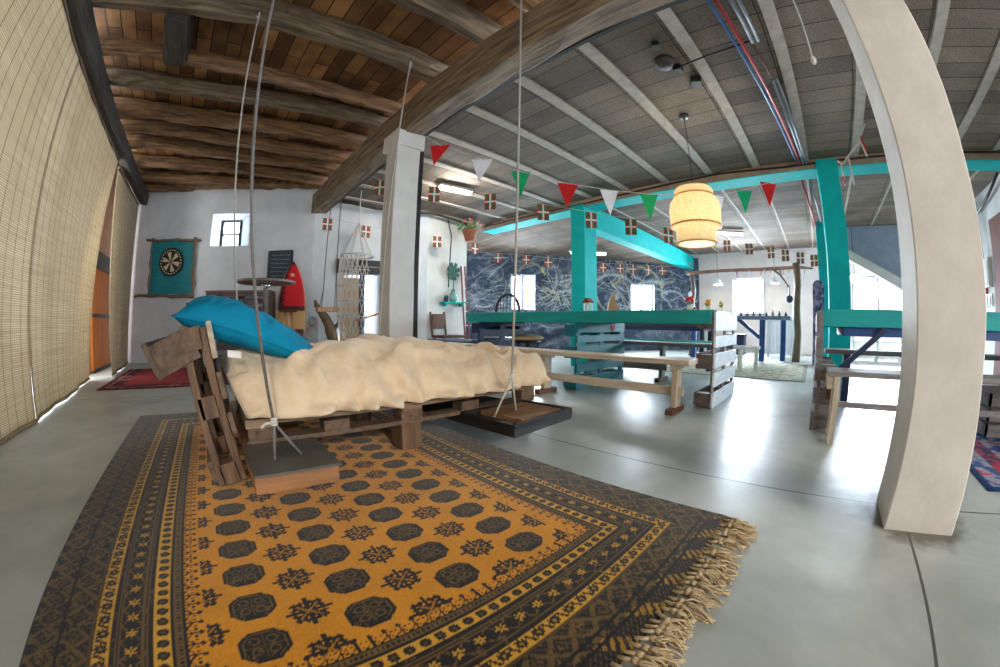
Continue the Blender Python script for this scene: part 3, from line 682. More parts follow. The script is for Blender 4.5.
# pillow
n = 60
a = np.linspace(-1, 1, n)[:, None]; b = np.linspace(-1, 1, n)[None, :]
La, Lb, T = .42, .26, .09
def pillow_side(sg):
    pin = 1-.10*(1-b**2)*0
    aa = a*La*(1-.07*(1-a**2)*0-.06*(1-np.abs(b)**2)*np.abs(a)**3); bb = b*Lb*(1-.10*(1-np.abs(a)**2)*np.abs(b)**3)
    h = T*((1-np.abs(a)**2.6)*(1-np.abs(b)**2.6))**.55
    wr = .012*(vnoise(a*5+b*2+9, b*4+9, 71)-.5)*(h/T)+.012*(1-np.abs(2*vnoise(a*7+5, b*3-a*4+20, 73)-1))*(h/T)
    h = h*(1-.42*a); return aa, bb, sg*(h+wr)
da = Vector((.80, -.02, -.225)).normalized(); db = Vector((.05, .99, .16)); db = (db-da*db.dot(da)).normalized(); dn = da.cross(db); dn = dn if dn.z > 0 else -dn
cpil = Vector((.215, 2.20, .715))
pil = empty('pillow', cpil); tag(pil, 'bright turquoise velvet pillow leaning on the headboard of the swing bed', 'pillow')
pm = mat('turquoise_velvet', (0,132,166), (0,110,146), scale=6, rough=.8, bump=.15, spec=.2)
V = []; Fc = []
mbp = MB()
for sg in (1, -1):
    aa, bb, hh = pillow_side(sg); sag = -.05*(1-(a)**2)*0+(.02*np.cos((a+.35)*2.2)-.01)+0*b
    pts = [[cpil+da*float(aa[i,j])+db*float(bb[i,j])+dn*float(hh[i,j]+sag[i,j]) for j in range(n)] for i in range(n)]
    mbp.add([p for r in pts for p in r], [(i*n+j, (i+1)*n+j, (i+1)*n+j+1, i*n+j+1) for i in range(n-1) for j in range(n-1)], 0, True)
    if sg == 1: rim = [pts[i][0] for i in range(n)]+[pts[n-1][j] for j in range(n)]+[pts[i][n-1] for i in range(n-1,-1,-1)]+[pts[0][j] for j in range(n-1,-1,-1)]
mbp.build('pillow_case', pm, pil)
MB().tube([rim[i] for i in range(0, len(rim), 2)]+[rim[0]], .006, 6).build('piping', pm, pil)

# ------------------------------------------------------------------ bamboo blinds
def blind_mat():
    m, nt, b = new_mat('bamboo_blind'); L = nt.links.new
    tc = nt.nodes.new('ShaderNodeTexCoord'); sp = nt.nodes.new('ShaderNodeSeparateXYZ'); L(tc.outputs['Object'], sp.inputs['Vector'])
    def saw(sock, per):
        d = nt.nodes.new('ShaderNodeMath'); d.operation = 'DIVIDE'; L(sock, d.inputs[0]); d.inputs[1].default_value = per
        f = nt.nodes.new('ShaderNodeMath'); f.operation = 'FRACT'; L(d.outputs[0], f.inputs[0]); return f.outputs[0], d.outputs[0]
    def less(s, t):
        d = nt.nodes.new('ShaderNodeMath'); d.operation = 'LESS_THAN'; L(s, d.inputs[0]); d.inputs[1].default_value = t; return d.outputs[0]
    fz, dz = saw(sp.outputs['Z'], .016); fy, dy = saw(sp.outputs['Y'], .155)
    nz = nt.nodes.new('ShaderNodeTexNoise'); nz.inputs['Scale'].default_value = 1; nz.inputs['Detail'].default_value = 4
    mp = nt.nodes.new('ShaderNodeMapping'); mp.inputs['Scale'].default_value = (1, 1.5, 62); L(tc.outputs['Object'], mp.inputs['Vector']); L(mp.outputs['Vector'], nz.inputs['Vector'])
    cr = nt.nodes.new('ShaderNodeValToRGB'); cr.color_ramp.elements[0].position = .3; cr.color_ramp.elements[1].position = .7
    cr.color_ramp.elements[0].color = rgba((182,170,146)); cr.color_ramp.elements[1].color = rgba((206,195,172)); L(nz.outputs['Fac'], cr.inputs['Fac'])
    m1 = nt.nodes.new('ShaderNodeMix'); m1.data_type = 'RGBA'; L(less(fz, .2), m1.inputs['Factor']); L(cr.outputs['Color'], m1.inputs['A']); m1.inputs['B'].default_value = rgba((140,122,92))
    m2 = nt.nodes.new('ShaderNodeMix'); m2.data_type = 'RGBA'; L(less(fy, .045), m2.inputs['Factor']); L(m1.outputs['Result'], m2.inputs['A']); m2.inputs['B'].default_value = rgba((88,66,40))
    L(m2.outputs['Result'], b.inputs['Base Color']); b.inputs['Roughness'].default_value = .7
    tr = nt.nodes.new('ShaderNodeBsdfTranslucent'); L(m2.outputs['Result'], tr.inputs['Color'])
    mx = nt.nodes.new('ShaderNodeMixShader'); mx.inputs['Fac'].default_value = .45; L(b.outputs['BSDF'], mx.inputs[1]); L(tr.outputs['BSDF'], mx.inputs[2]); L(mx.outputs['Shader'], nt.nodes['Material Output'].inputs['Surface'])
    return m
BL = blind_mat()
def blind(y0, y1, x, ztop, zbot, label, bow=.06, lean=(0, 0), seed=0):
    r = empty('bamboo_blind', (x, (y0+y1)/2, zbot)); tag(r, label, 'blind', 'bamboo blinds on the long side wall')
    ny, nz = int((y1-y0)/.05)+2, 60
    Yg, Zg = np.meshgrid(np.linspace(y0, y1, ny), np.linspace(zbot, ztop, nz), indexing='ij')
    t = (Zg-zbot)/(ztop-zbot); s = (Yg-y0)/(y1-y0)
    Xg = x+(lean[0]+(lean[1]-lean[0])*s)*(1-t)+bow*np.sin(t*PI)*.5+.02*np.sin(Yg*4+seed)*(1-t)+.012*np.sin(Yg*11+seed*2)*(1-t*.5)
    P = np.stack([Xg, Yg, Zg], -1); o = grid_obj('slat_sheet', P, BL, parent=r)
    so = o.modifiers.new('thick', 'SOLIDIFY'); so.thickness = .006
    mb = MB(); mb.tube([P[i, 0]+np.array([.004,0,.0]) for i in range(ny)], .016, 8); mb.build('hem_roll', mat('blind_hem', (150,128,92), (120,98,66), rough=.7) if 'blind_hem' not in bpy.data.materials else bpy.data.materials['blind_hem'], r)
    MB().box(x-.02, y0, ztop-.005, x+.015, y1, ztop+.03).build('head_rail', M['pal_y'], r)
    return r
blind(-3.5, 3.415, -1.70, 2.985, .014, 'wide bamboo blind closest to the golden rug', .03, (0, 0), 1)
blind(3.37, 5.83, -1.69, 2.975, .03, 'bamboo blind before the gap with the orange door', .03, (.05, -.21), 2)
blind(6.1, 8.1, -1.74, 2.96, .03, 'bamboo blind beside the dartboard wall', .08, (.12, -.06), 3)
# orange stable door in the wall behind the gap
d1 = struct(empty('door_1', (-2.12, 6.5, 0)))
struct(MB().box(-2.15, 6.7, .03, -2.09, 8.1, .86).box(-2.15, 6.7, .89, -2.09, 8.1, 1.78).build('door_leaf', M['orangewood'], d1, bevel=.004))
struct(MB().box(-2.1, 6.7, .845, -2.07, 8.1, .905).box(-2.1, 6.7, 1.60, -2.05, 8.1, 1.86).box(-2.1, 6.7, .0, -2.07, 8.1, .05).build('door_rail', M['black'], d1))
# red rug by the dartboard wall
def small_rug(name, x0, y0, x1, y1, label, fn, n=.03, ang=0, zt=.01):
    xs_, ys_ = np.linspace(x0, x1, int((x1-x0)/n)), np.linspace(y0, y1, int((y1-y0)/n)); Xg, Yg = np.meshgrid(xs_, ys_, indexing='ij')
    e = np.minimum(np.minimum(Xg-x0, x1-Xg), np.minimum(Yg-y0, y1-Yg)); Zg = np.where(e < 1e-6, .001, zt)+.002*fbm(Xg*5, Yg*5, 5)
    o = grid_obj(name, np.stack([Xg, Yg, Zg], -1), attr_mat(name+'_wool', rough=.95, spec=.1), fn(Xg, Yg, e), smooth=True); tag(o, label, 'rug'); return o
def red_fn(X, Y, e):
    C = np.broadcast_to(np.array(lin((150,62,66))), X.shape+(3,)).copy(); nn = fbm(X*6, Y*6, 3); C *= (.6+.8*nn)[..., None]
    bd = e < .28; C[bd] = np.array(lin((84,48,56))); C[bd & (fbm(X*14, Y*14, 9) > .55)] = np.array(lin((150,90,90))); C[(e > .12) & (e < .15)] = np.array(lin((170,120,110))); return C
small_rug('red_rug', -1.55, 4.95, .4, 7.1, 'worn dark red rug on the floor below the dartboard', red_fn)
def blue_fn(X, Y, e):
    C = np.broadcast_to(np.array(lin((150,150,166))), X.shape+(3,)).copy(); nn = fbm(X*9, Y*9, 13)
    C[nn > .52] = np.array(lin((60,84,130))); C[(nn < .36)] = np.array(lin((176,70,84))); band = np.abs(e-.26) < .07; C[band] = np.array(lin((168,64,78))); C[band & (fbm(X*20, Y*20, 3) > .55)] = np.array(lin((70,60,90))); C[e < .05] = np.array(lin((36,62,100))); return C*(.7+.6*fbm(X*30, Y*30, 2))[..., None]
small_rug('patterned_rug', 2.14, -2.9, 4.9, -1.12, 'blue and red patterned rug behind the broad column', blue_fn, n=.02)
def straw_fn(X, Y, e):
    C = np.broadcast_to(np.array(lin((188,184,162))), X.shape+(3,)).copy(); st = (np.abs((X*4.2+.06*np.sin(Y*9)) % 1-.5) < .13) & (fbm(X*9, Y*16, 4) > .42); C[st] = np.array(lin((96,98,92))); C[(Y*2.1 % 1 < .1)] *= .85; C[e < .07] = np.array(lin((150,148,136))); return C*(.75+.5*fbm(X*25, Y*25, 2))[..., None]
small_rug('straw_mat', 5.85, .06, 8.6, 3.4, 'pale straw mat on the floor before the driftwood bar', straw_fn)

# ------------------------------------------------------------------ things on and by the dartboard wall
def wp(s, z, off): return on(A, B, s, z, off)
dw = Vector((B[0]-A[0], B[1]-A[1], 0)).normalized(); nw = Vector((dw.y, -dw.x, 0))
up = Vector((0,0,1))
sa, sb = sx(A, B, -1.33), sx(A, B, -.43)
panel = empty('backing_panel', wp((sa+sb)/2, 1.27, .03)); tag(panel, 'turquoise board panel framed with driftwood branches on the white wall', 'wall panel')
mb = MB(); mb.prism([(sa, 1.28), (sb, 1.28), (sb, 2.27), (sa, 2.27)], Vector((*A, 0))+nw*.03, dw, up, .02); mb.build('panel_board', mat('turquoise_boards', (20,140,152), (12,116,130), scale=5, stretch=(1,1,6), rough=.6, bump=.1), panel)
def branch(p, q, r, seed, mname='drift', bend=.016, parent=None):
    rg = random.Random(seed); p, q = Vector(p), Vector(q); n = 9
    pts = [p.lerp(q, i/n)+Vector((rg.uniform(-bend,bend), rg.uniform(-bend,bend)*.4, rg.uniform(-bend,bend))) for i in range(n+1)]
    mb = MB(); mb.tube(pts, [r*rg.uniform(.75, 1.15) for _ in pts], 8); return mb.build('branch', M[mname], parent)
branch(wp(sa-.12, 2.30, .06), wp(sb+.14, 2.27, .06), .03, 1, parent=panel); branch(wp(sa-.35, 1.26, .07), wp(sb+.02, 1.24, .07), .03, 2, parent=panel)
branch(wp(sa+.0, 1.22, .06), wp(sa+.02, 2.33, .06), .022, 3, parent=panel); branch(wp(sb+.03, 1.2, .06), wp(sb+.0, 2.33, .06), .032, 4, parent=panel)
sd = sx(A, B, -.88); dart = empty('dartboard', wp(sd, 1.87, .05)); tag(dart, 'round black and cream dartboard hung on the turquoise panel', 'dartboard')
def disc(mb, r0, r1, off, mi, a0=0, a1=2*PI, seg=40, th=.006):
    n = max(2, int(seg*(a1-a0)/(2*PI)));
    c = wp(sd, 1.87, off)
    ring = lambda r, o: [c+(dw*math.cos(a0+(a1-a0)*i/n)+up*math.sin(a0+(a1-a0)*i/n))*r+nw*o for i in range(n+1)]
    V = ring(r0, th)+ring(r1, th)+ring(r0, 0)+ring(r1, 0); k = n+1; Fs = []
    for i in range(n): Fs += [(i, i+1, k+i+1, k+i), (2*k+i, 3*k+i, 3*k+i+1, 2*k+i+1), (k+i, k+i+1, 3*k+i+1, 3*k+i), (i+1, i, 2*k+i, 2*k+i+1)]
    mb.add(V, Fs, mi)
mb = MB(); disc(mb, .0, .27, .045, 0, th=.03); mb.build('surround', M['black'], dart)
mb = MB(); k = 12
for i in range(k):
    disc(mb, .022, .185, .076, i % 2, 2*PI*i/k, 2*PI*(i+1)/k, 48, .004)
for i in range(24): disc(mb, .21, .232, .076, 1, 2*PI*(i+.25)/24, 2*PI*(i+.75)/24, 96, .004)
mb.build('target_face', [M['black'], mat('dart_cream', (222,206,170), rough=.8)], dart)
mb = MB(); disc(mb, 0, .022, .078, 0, th=.006); mb.build('bullseye', M['flagred'], dart)
# blackboard
s_a, s_b = sx(A, B, .98), sx(A, B, 1.40)
bb = empty('blackboard', wp((s_a+s_b)/2, 1.5, .03)); tag(bb, 'small slate blackboard with faint chalk writing above the steel table', 'blackboard')
mb = MB(); mb.prism([(s_a,1.50),(s_b,1.52),(s_b,2.06),(s_a,2.04)], Vector((*A,0))+nw*.03, dw, up, .02); rg = random.Random(3)
for r_ in range(6):
    z = 1.97-.075*r_; s = s_a+.05+rg.uniform(0,.04)
    while s < s_b-.08:
        l = rg.uniform(.015, .04); mb.bar(wp(s, z+rg.uniform(-.012,.012), .042), wp(s+l, z+rg.uniform(-.012,.012), .042), .004, .006, 1); s += l+rg.uniform(.004,.022)
mb.build('slate', [mat('slate', (50,66,78), (40,54,66), rough=.7), mat('chalk', (190,198,202), rough=.9)], bb)
mb = MB(); mb.bar(wp(s_a,1.5,.035), wp(s_b,1.52,.035), .03,.02); mb.bar(wp(s_a,2.04,.035), wp(s_b,2.06,.035), .03,.02); mb.bar(wp(s_a,1.5,.035), wp(s_a,2.04,.035), .03,.02); mb.bar(wp(s_b,1.52,.035), wp(s_b,2.06,.035), .03,.02); mb.build('frame', M['black'], bb)
# surfboard leaning on the wall
sc = sx(A, B, 1.46); Hs = 1.84
def surf_w(t): return .27*(math.sin(PI*min(1, .08+t*.92))**.6 if t < .55 else (1-((t-.55)/.45)**1.9)**.8*.99)
bo = wp(sc, .01, .40); tp = wp(sc-.02, Hs, .10); axis = (tp-bo).normalized(); nn = dw.cross(axis)
n, k = 70, 15
Tt, Kk = np.meshgrid(np.linspace(0, 1, n), np.linspace(-1, 1, k), indexing='ij')
wv = np.array([surf_w(t) for t in np.linspace(0, 1, n)])[:, None]; wv[-1] = .004
def surf_pts(sg):
    d = sg*.028*np.sqrt(np.clip(1-Kk**2, 0, 1)); cx = Kk*wv
    L_ = (tp-bo).length
    return np.array(bo)[None,None]+np.array(axis)[None,None]*(Tt*L_)[..., None]+np.array(dw)[None,None]*cx[..., None]+np.array(nn)[None,None]*(d+.05*(Tt-.5)**2)[..., None]
red_, tan_, blk_ = np.array(lin((206,34,48))), np.array(lin((206,164,108))), np.array(lin((70,28,34)))
C = np.broadcast_to(red_, (n, k, 3)).copy()
C[(Tt > .34) & (Tt < .51)] = tan_; zig = np.abs(((Tt*26) % 1)-.5)
C[(Tt >= .51) & (Tt < .56)] = blk_; C[(Kk < -.62+.25*zig) & (Tt > .56)] = blk_; C[(Tt < .34) & (np.abs(Kk) > .8-.3*zig)] = blk_; C[(Tt < .34) & (Tt > .3)] = blk_
C[(Tt < .28) & (np.hypot((Tt-.18)*6, Kk*1.0) < .35) & (zig > .2)] = blk_; C[(np.hypot((Tt-.86)*1.84, Kk*wv)) < .035] = np.array(lin((226,196,150))); C[Tt > .965] = blk_; C[np.abs(Kk) > .97] = np.array(lin((214,190,150)))
sb_ = empty('surfboard', bo); tag(sb_, 'red and tan surfboard with a dark pattern leaning against the white wall', 'surfboard')
sm_ = attr_mat('surfboard_lacquer', rough=.35)
Pf, Pb = surf_pts(-1), surf_pts(1)
Pall = np.concatenate([Pf, Pb[:, ::-1]], 1); Call = np.concatenate([C, C[:, ::-1]], 1)
grid_obj('board', Pall, sm_, Call, parent=sb_)
mb = MB(); mb.prism([(0,0),(.02,-.13),(.05,-.15),(.10,0)], bo+axis*.25, axis, nn, .008); mb.build('fin', M['black'], sb_)
# bistro table of steel
bt = empty('bar_table', (.68, 5.2, 0)); tag(bt, 'round steel bistro table on one leg behind the swing bed', 'table')
mb = MB(); mb.lathe([(.0,1.255),(.36,1.255),(.40,1.262),(.405,1.275),(.40,1.29),(.0,1.292)], (.68,5.2,0), 40); mb.build('table_top', mat('round_top', (150,138,128), (124,112,104), rough=.35, metal=.4), bt)
mb = MB(); mb.lathe([(.038,.04),(.036,1.2),(.10,1.252)], (.68,5.2,0), 20); mb.build('leg', M['chrome'], bt)
mb = MB(); mb.lathe([(.26,0),(.26,.015),(.06,.045)], (.68,5.2,0), 32); mb.build('base', M['chrome'], bt)
# pallet bar behind: slatted front, dark
p0, p1 = sx(A, B, .0), sx(A, B, 1.12)
pb = empty('pallet_counter', wp((p0+p1)/2, 0, .3)); tag(pb, 'dark slatted pallet counter standing against the white wall below the small window', 'counter')
mb = MB()
for z0_, z1_ in ((.05,.2),(.28,.44),(.52,.66),(.74,.86),(.92,1.02),(1.07,1.16),(1.2,1.28)): mb.prism([(p0,z0_),(p1,z0_),(p1,z1_),(p0,z1_)], Vector((*A,0))+nw*.42, dw, up, .025)
mb.build('slatted_front', wood('dark_pallet', (108,94,98), (62,54,58), 'x', bump=.3), pb)
mb = MB()
for s in (p0+.02, (p0+p1)/2, p1-.02):
    for o_ in (.38, .12): mb.bar(wp(s, 0, o_), wp(s, 1.27, o_), .08, .06)
mb.build('frame', M['pal_z'], pb); mb = MB(); mb.prism([(p0-.02,1.275),(p1+.02,1.275),(p1+.02,1.30),(p0-.02,1.30)], Vector((*A,0))+nw*.26, dw, up, .38); mb.build('counter_top', M['pal_x'], pb)
# log stool by the surfboard
st = empty('log_stool', (1.22, 6.35, 0)); tag(st, 'tall stool with a round wooden seat beside the surfboard', 'stool')
mb = MB(); mb.lathe([(0,.915),(.15,.92),(.16,.94),(.15,.955),(0,.957)], (1.22,6.35,0), 24); mb.build('seat', M['brownwood'], st)
for a in range(3): mb = MB(); t = a*2*PI/3+.4; mb.tube([(1.22+.17*math.cos(t),6.35+.17*math.sin(t),0), (1.22+.07*math.cos(t),6.35+.07*math.sin(t),.92)], .028, 8); mb.build('leg', M['tanwood'], st)
# skateboard and driftwood stump leaning by the wall
def skateboard(name, base, top, side, colr, label, w=.1):
    base, top, side = Vector(base), Vector(top), Vector(side).normalized(); ax = (top-base).normalized(); L_ = (top-base).length
    r = empty(name, base); tag(r, label, 'skateboard')
    poly = []
    for i in range(13): t = PI*i/12; poly.append((w*math.cos(t), L_-w+w*math.sin(t)))
    for i in range(13): t = PI+PI*i/12; poly.append((w*math.cos(t), w+w*math.sin(t)))
    mb = MB(); mb.prism(poly, base, side, ax, .012); mb.build('deck', colr, r, bevel=.003)
    nrm = side.cross(ax)
    for h in (.2, .8):
        mb = MB(); mb.tube([base+ax*L_*h+nrm*.03-side*.08, base+ax*L_*h+nrm*.03+side*.08], .01, 8); t_ = mb.build('truck', M['chrome'], r)
        for sg in (-1, 1):
            mb = MB(); c = base+ax*L_*h+nrm*.04+side*sg*.075; mb.tube([c-side*.016, c+side*.016], .026, 14); mb.build('wheel', M['cream'], t_)
    return r
skateboard('skateboard', wp(sx(A,B,1.80), .0, .32), wp(sx(A,B,1.80), .86, .14), dw, mat('pastel_deck', (150,206,204), (190,120,130), scale=5, rough=.5), 'pastel skateboard standing beside the surfboard')
mb = MB(); rg = random.Random(9)
dr = empty('driftwood_branch', (2.02, 6.55, 0)); tag(dr, 'gnarled grey driftwood branch leaning on the wall beside the surfboard', 'driftwood')
mb = MB(); mb.tube([(2.06,6.5,0),(2.07,6.51,.15),(2.05,6.52,.3),(2.07,6.52,.45),(2.03,6.54,.6),(2.0,6.56,.72),(1.94,6.6,.84),(1.86,6.64,.95),(1.8,6.69,1.06),(1.77,6.7,1.15)], [.12,.10,.11,.095,.10,.085,.08,.06,.045,.02], 10); mb.build('trunk', M['drift'], dr)
mb = MB(); mb.tube([(2.02,6.54,.6),(2.16,6.5,.72),(2.2,6.5,.9)], [.05,.035,.012], 8); mb.build('side_branch', M['drift'], dr)
# little plank swing hanging in front of the wall
sw = empty('plank_swing', (1.82, 6.0, .98)); tag(sw, 'small plank swing on two thin ropes near the white wall', 'swing')
MB().box(1.62, 5.9, .925, 1.99, 6.09, .995).build('seat', M['tanwood'], sw, bevel=.008)
for x_, xt in ((1.68, 1.78), (1.94, 1.95)):
    mb = MB(); zt = 1.28 if x_ < 1.8 else 1.62; xk = (x_+xt)/2; mb.tube([(xt, 6.0, 2.775 if xt < 1.9 else 3.02), (xk, 6.0, zt)], .008, 6); mb.tube([(xk,6.0,zt), (x_-.04,5.92,.995)], .006, 6); mb.tube([(xk,6.0,zt), (x_+.04,6.07,.995)], .006, 6); mb.build('rope', M['rope'], sw)
# macrame hammock chair
hc = empty('hammock_chair', (2.28, 6.0, .4)); tag(hc, 'knotted net hammock chair hanging from a hoop before the doorway', 'hanging chair')
hx, hy, hz = 2.28, 5.95, 1.86
mb = MB(); mb.torus((hx, hy, hz), .28, .014, 'z', 40, 8); mb.build('hoop', M['ropewhite'], hc)
mb = MB()
for k in range(8): t = 2*PI*k/8; mb.tube([(hx, hy, 2.44), (hx+.28*math.cos(t), hy+.28*math.sin(t), hz)], .006, 5)
mb.tube([(hx,hy,2.42),(hx,hy,3.02)], .008, 6); mb.build('hanging_cords', M['ropewhite'], hc)
mb = MB(); K = 15; Rr = [(.29,1.84),(.30,1.6),(.31,1.35),(.32,1.1),(.31,.85),(.27,.62),(.18,.46),(.06,.40)]
a0_, a1_ = 1.2, 5.2
for k in range(K):
    for sg in (1, -1):
        pts = [];
        for i, (r_, z_) in enumerate(Rr):
            t = a0_+(a1_-a0_)*(k+sg*(.5 if i % 2 else -.5)*.9)/K; pts.append((hx+r_*math.cos(t), hy+r_*math.sin(t), z_))
        mb.tube(pts, .007, 5)
for i, (r_, z_) in enumerate(Rr[1:-1]): mb.torus((hx, hy, z_), r_, .006, 'z', 30, 5, a0=a0_, a1=a1_)
mb.build('net', M['ropewhite'], hc)
mb = MB(); mb.tube([(2.2, 5.72, .78), (2.68, 5.72, .92)], .016, 8); mb.build('bar', M['orangewood'], hc)
# fringe strands of the hanging chair
mb = MB(); rg = random.Random(12)
for k in range(16): t = rg.uniform(1.4, 4.4); x_, y_ = hx+.29*math.cos(t), hy+.29*math.sin(t); mb.tube([(x_,y_,1.84),(x_+rg.uniform(-.02,.02),y_,1.2),(x_+rg.uniform(-.03,.03),y_,rg.uniform(.5,.9))], .006, 5)
mb.build('strands', M['ropewhite'], hc)
# the doorway beyond
d2 = struct(empty('door_2', on(B, Cc, door_s[0], 0)))
q = lambda s, z, o: on(B, Cc, s, z, o)
mb = MB(); mb.bar(q(door_s[0]-.05,1.80,.01), q(door_s[1]+.05,1.80,.01), .12, .26); struct(mb.build('lintel', M['black'], d2))
mb = MB(); mb.bar(q(door_s[0],1.68,-.02), q(door_s[1],1.68,-.02), .08, .05); mb.bar(q(door_s[0],1.80,.08), q(door_s[1],1.80,.08), .02, .02); struct(mb.build('rail', M['greypipe'], d2))
mb = MB(); mb.bar(q(door_s[0]+.05,.8,-.12), q(door_s[0]+.42,.8,-.12), .05, 1.6); struct(mb.build('door_leaf', M['tanwood'], d2))
mb = MB(); mb.bar(q(door_s[0]+.47,0,-.08), q(door_s[0]+.47,1.68,-.08), .08, .08); struct(mb.build('jamb', M['darkblue'], d2))
struct(wall_seg(MB(), (1.9,7.9), (4.4,7.3), 0, 2.4, .1).build('wall_passage', M['white']))
struct(MB().box(3.42, 6.38, 0, 3.60, 6.46, 1.62).build('trim_4', M['flagwhite']))

# chair, monstera board, shelf, ladder and hanging pot by the niche wall
ch = empty('dining_chair', (4.3, 6.1, 0)); tag(ch, 'brown wooden chair with a leather back standing by the white niche wall', 'chair')
bw = M['brownwood']
MB().box(4.02,5.85,.46,4.62,6.28,.51).build('seat', bw, ch, bevel=.01)
for x_, y_ in ((4.05,5.88),(4.58,5.88),(4.05,6.22),(4.58,6.22)): MB().box(x_-.02,y_-.02,0,x_+.02,y_+.02,.47).build('leg', bw, ch)
for x_ in (4.03, 4.36): mb = MB(); mb.bar((x_,6.26,.48),(x_-.02,6.32,.97),.035,.03,up=(1,0,0)); mb.build('back_post', bw, ch)
mb = MB(); mb.bar((4.04,6.29,.78),(4.35,6.29,.78),.03,.30); mb.build('backrest', mat('brown_leather', (112,72,56), (84,52,40), rough=.5), ch)
mb = MB(); mb.bar((4.05,6.05,.25),(4.58,6.05,.25),.02,.02); mb.bar((4.05,5.9,.25),(4.05,6.2,.25),.02,.02); mb.bar((4.58,5.9,.25),(4.58,6.2,.25),.02,.02); mb.build('stretcher', bw, ch)
def niche(x, z, off): return on(Cc, D, sx(Cc, D, x), z, off)
dn_ = Vector((D[0]-Cc[0], D[1]-Cc[1], 0)).normalized()
mo = empty('wall_shelf', niche(4.6, 1.16, .1)); tag(mo, 'turquoise shelf with carved plate fixed to the white niche wall', 'shelf')
mb = MB(); mb.bar(niche(4.32,1.17,.09), niche(4.98,1.19,.09), .16, .025); mb.build('shelf_board', M['turq'], mo)
for x_ in (4.42, 4.85): mb = MB(); mb.bar(niche(x_,1.10,.06), niche(x_,1.17,.06), .03, .1); mb.build('bracket', M['turq'], mo)
vs = empty('monstera_vase', niche(4.62, 1.2, .1)); tag(vs, 'glass vase holding one dark green monstera leaf on the turquoise shelf', 'vase')
c_ = niche(4.62, 1.195, .09); mb = MB(); mb.lathe([(.05,0),(.085,.05),(.09,.12),(.05,.2),(.04,.26)], c_, 18)
gm, gnt, gb = new_mat('pale_green_glass'); gb.inputs['Base Color'].default_value = rgba((170,220,214)); gb.inputs['Roughness'].default_value = .1; gb.inputs['Transmission Weight'].default_value = .6
mb.build('glass', gm, vs)
leaf = []
for i in range(40):
    t = 2*PI*i/40; r_ = .17*(1+.12*math.sin(t)); r_ *= (1 if i % 5 else .55) if .15 < (i/40) < .95 or True else 1
    leaf.append((r_*math.cos(t), r_*1.15*math.sin(t)))
mb = MB(); mb.prism(leaf, c_+Vector((-.02,-.02,.62)), dn_, up, .006); mb.build('leaf', mat('monstera_green', (8,84,62), (4,60,46), rough=.6), vs)
mb = MB(); mb.tube([c_+Vector((0,0,.1)), c_+Vector((-.02,-.02,.5))], .008, 6); mb.build('stem', M['flaggreen'], vs)
jr = empty('glass_jar', niche(4.42, 1.2, .1)); tag(jr, 'small dark blue jar at the end of the turquoise shelf', 'jar')
mb = MB(); mb.lathe([(.045,0),(.05,.02),(.05,.1),(.035,.13)], niche(4.43,1.18,.09), 14); mb.build('jar_body', M['darkblue'], jr); mb = MB(); mb.lathe([(.038,.13),(.038,.15)], niche(4.43,1.18,.09), 14); mb.build('lid', M['chrome'], jr)
ld = empty('ladder', niche(4.85, 0, .25)); tag(ld, 'slim wooden pole ladder with pink ribbons leaning on the niche wall', 'ladder')
for dx in (0, .11): mb = MB(); mb.tube([niche(4.80+dx,0,.32), niche(4.84+dx,1.98,.06)], .018, 8); mb.build('rail', mat('pinkish_wood', (150,84,80), (110,60,58), rough=.7) if 'pinkish_wood' not in bpy.data.materials else bpy.data.materials['pinkish_wood'], ld)
for z in (.4,.7,1.0,1.25,1.5,1.75): f = z/1.98; mb = MB(); mb.tube([niche(4.80+.04*f,z,.32-.26*f), niche(4.91+.04*f,z,.32-.26*f)], .012, 6); mb.build('rung', M['cream'], ld)
hp = empty('hanging_flower_pot', (4.93, 6.25, 2.55)); tag(hp, 'terracotta pot of pink flowers hanging above the niche corner', 'plant pot')
mb = MB(); mb.lathe([(.10,0),(.155,.2),(.165,.2),(.165,.25),(.14,.25),(.13,.2)], (4.93,6.25,2.52), 22); mb.build('pot', mat('terracotta', (176,112,84), (150,90,66), rough=.8), hp)
mb = MB(); rg = random.Random(21)
for k in range(90):
    a = rg.uniform(0, 2*PI); e = rg.uniform(.1, 1.3); r_ = rg.uniform(.08, .28); c0 = Vector((4.93+r_*math.cos(a)*math.cos(e)*1.2, 6.25+r_*math.sin(a)*math.cos(e), 2.76+r_*math.sin(e)))
    d_ = Vector((rg.uniform(-1,1), rg.uniform(-1,1), rg.uniform(-.6,1))).normalized(); s_ = d_.cross(up).normalized()
    mb.add([c0-s_*.03, c0+d_*.06, c0+s_*.03, c0-d_*.03], [(0,1,2,3)])
mb.build('foliage', mat('leaf_green', (110,170,80), (70,130,60), rough=.6), hp)
mb = MB()
for k in range(22):
    a = rg.uniform(0, 2*PI); e = rg.uniform(.3, 1.4); r_ = rg.uniform(.18, .3); mb.ball((4.90+r_*math.cos(a)*math.cos(e), 6.25+r_*math.sin(a)*math.cos(e), 2.78+r_*math.sin(e)), .024, 8, 5)
mb.build('blossom', mat('pink_blossom', (236,150,150), (220,110,120), rough=.7), hp)
mb = MB(); mb.tube([(4.93,6.25,2.75),(4.93,6.25,3.02)], .006, 6); mb.build('hanging_cord', M['ropewhite'], hp)

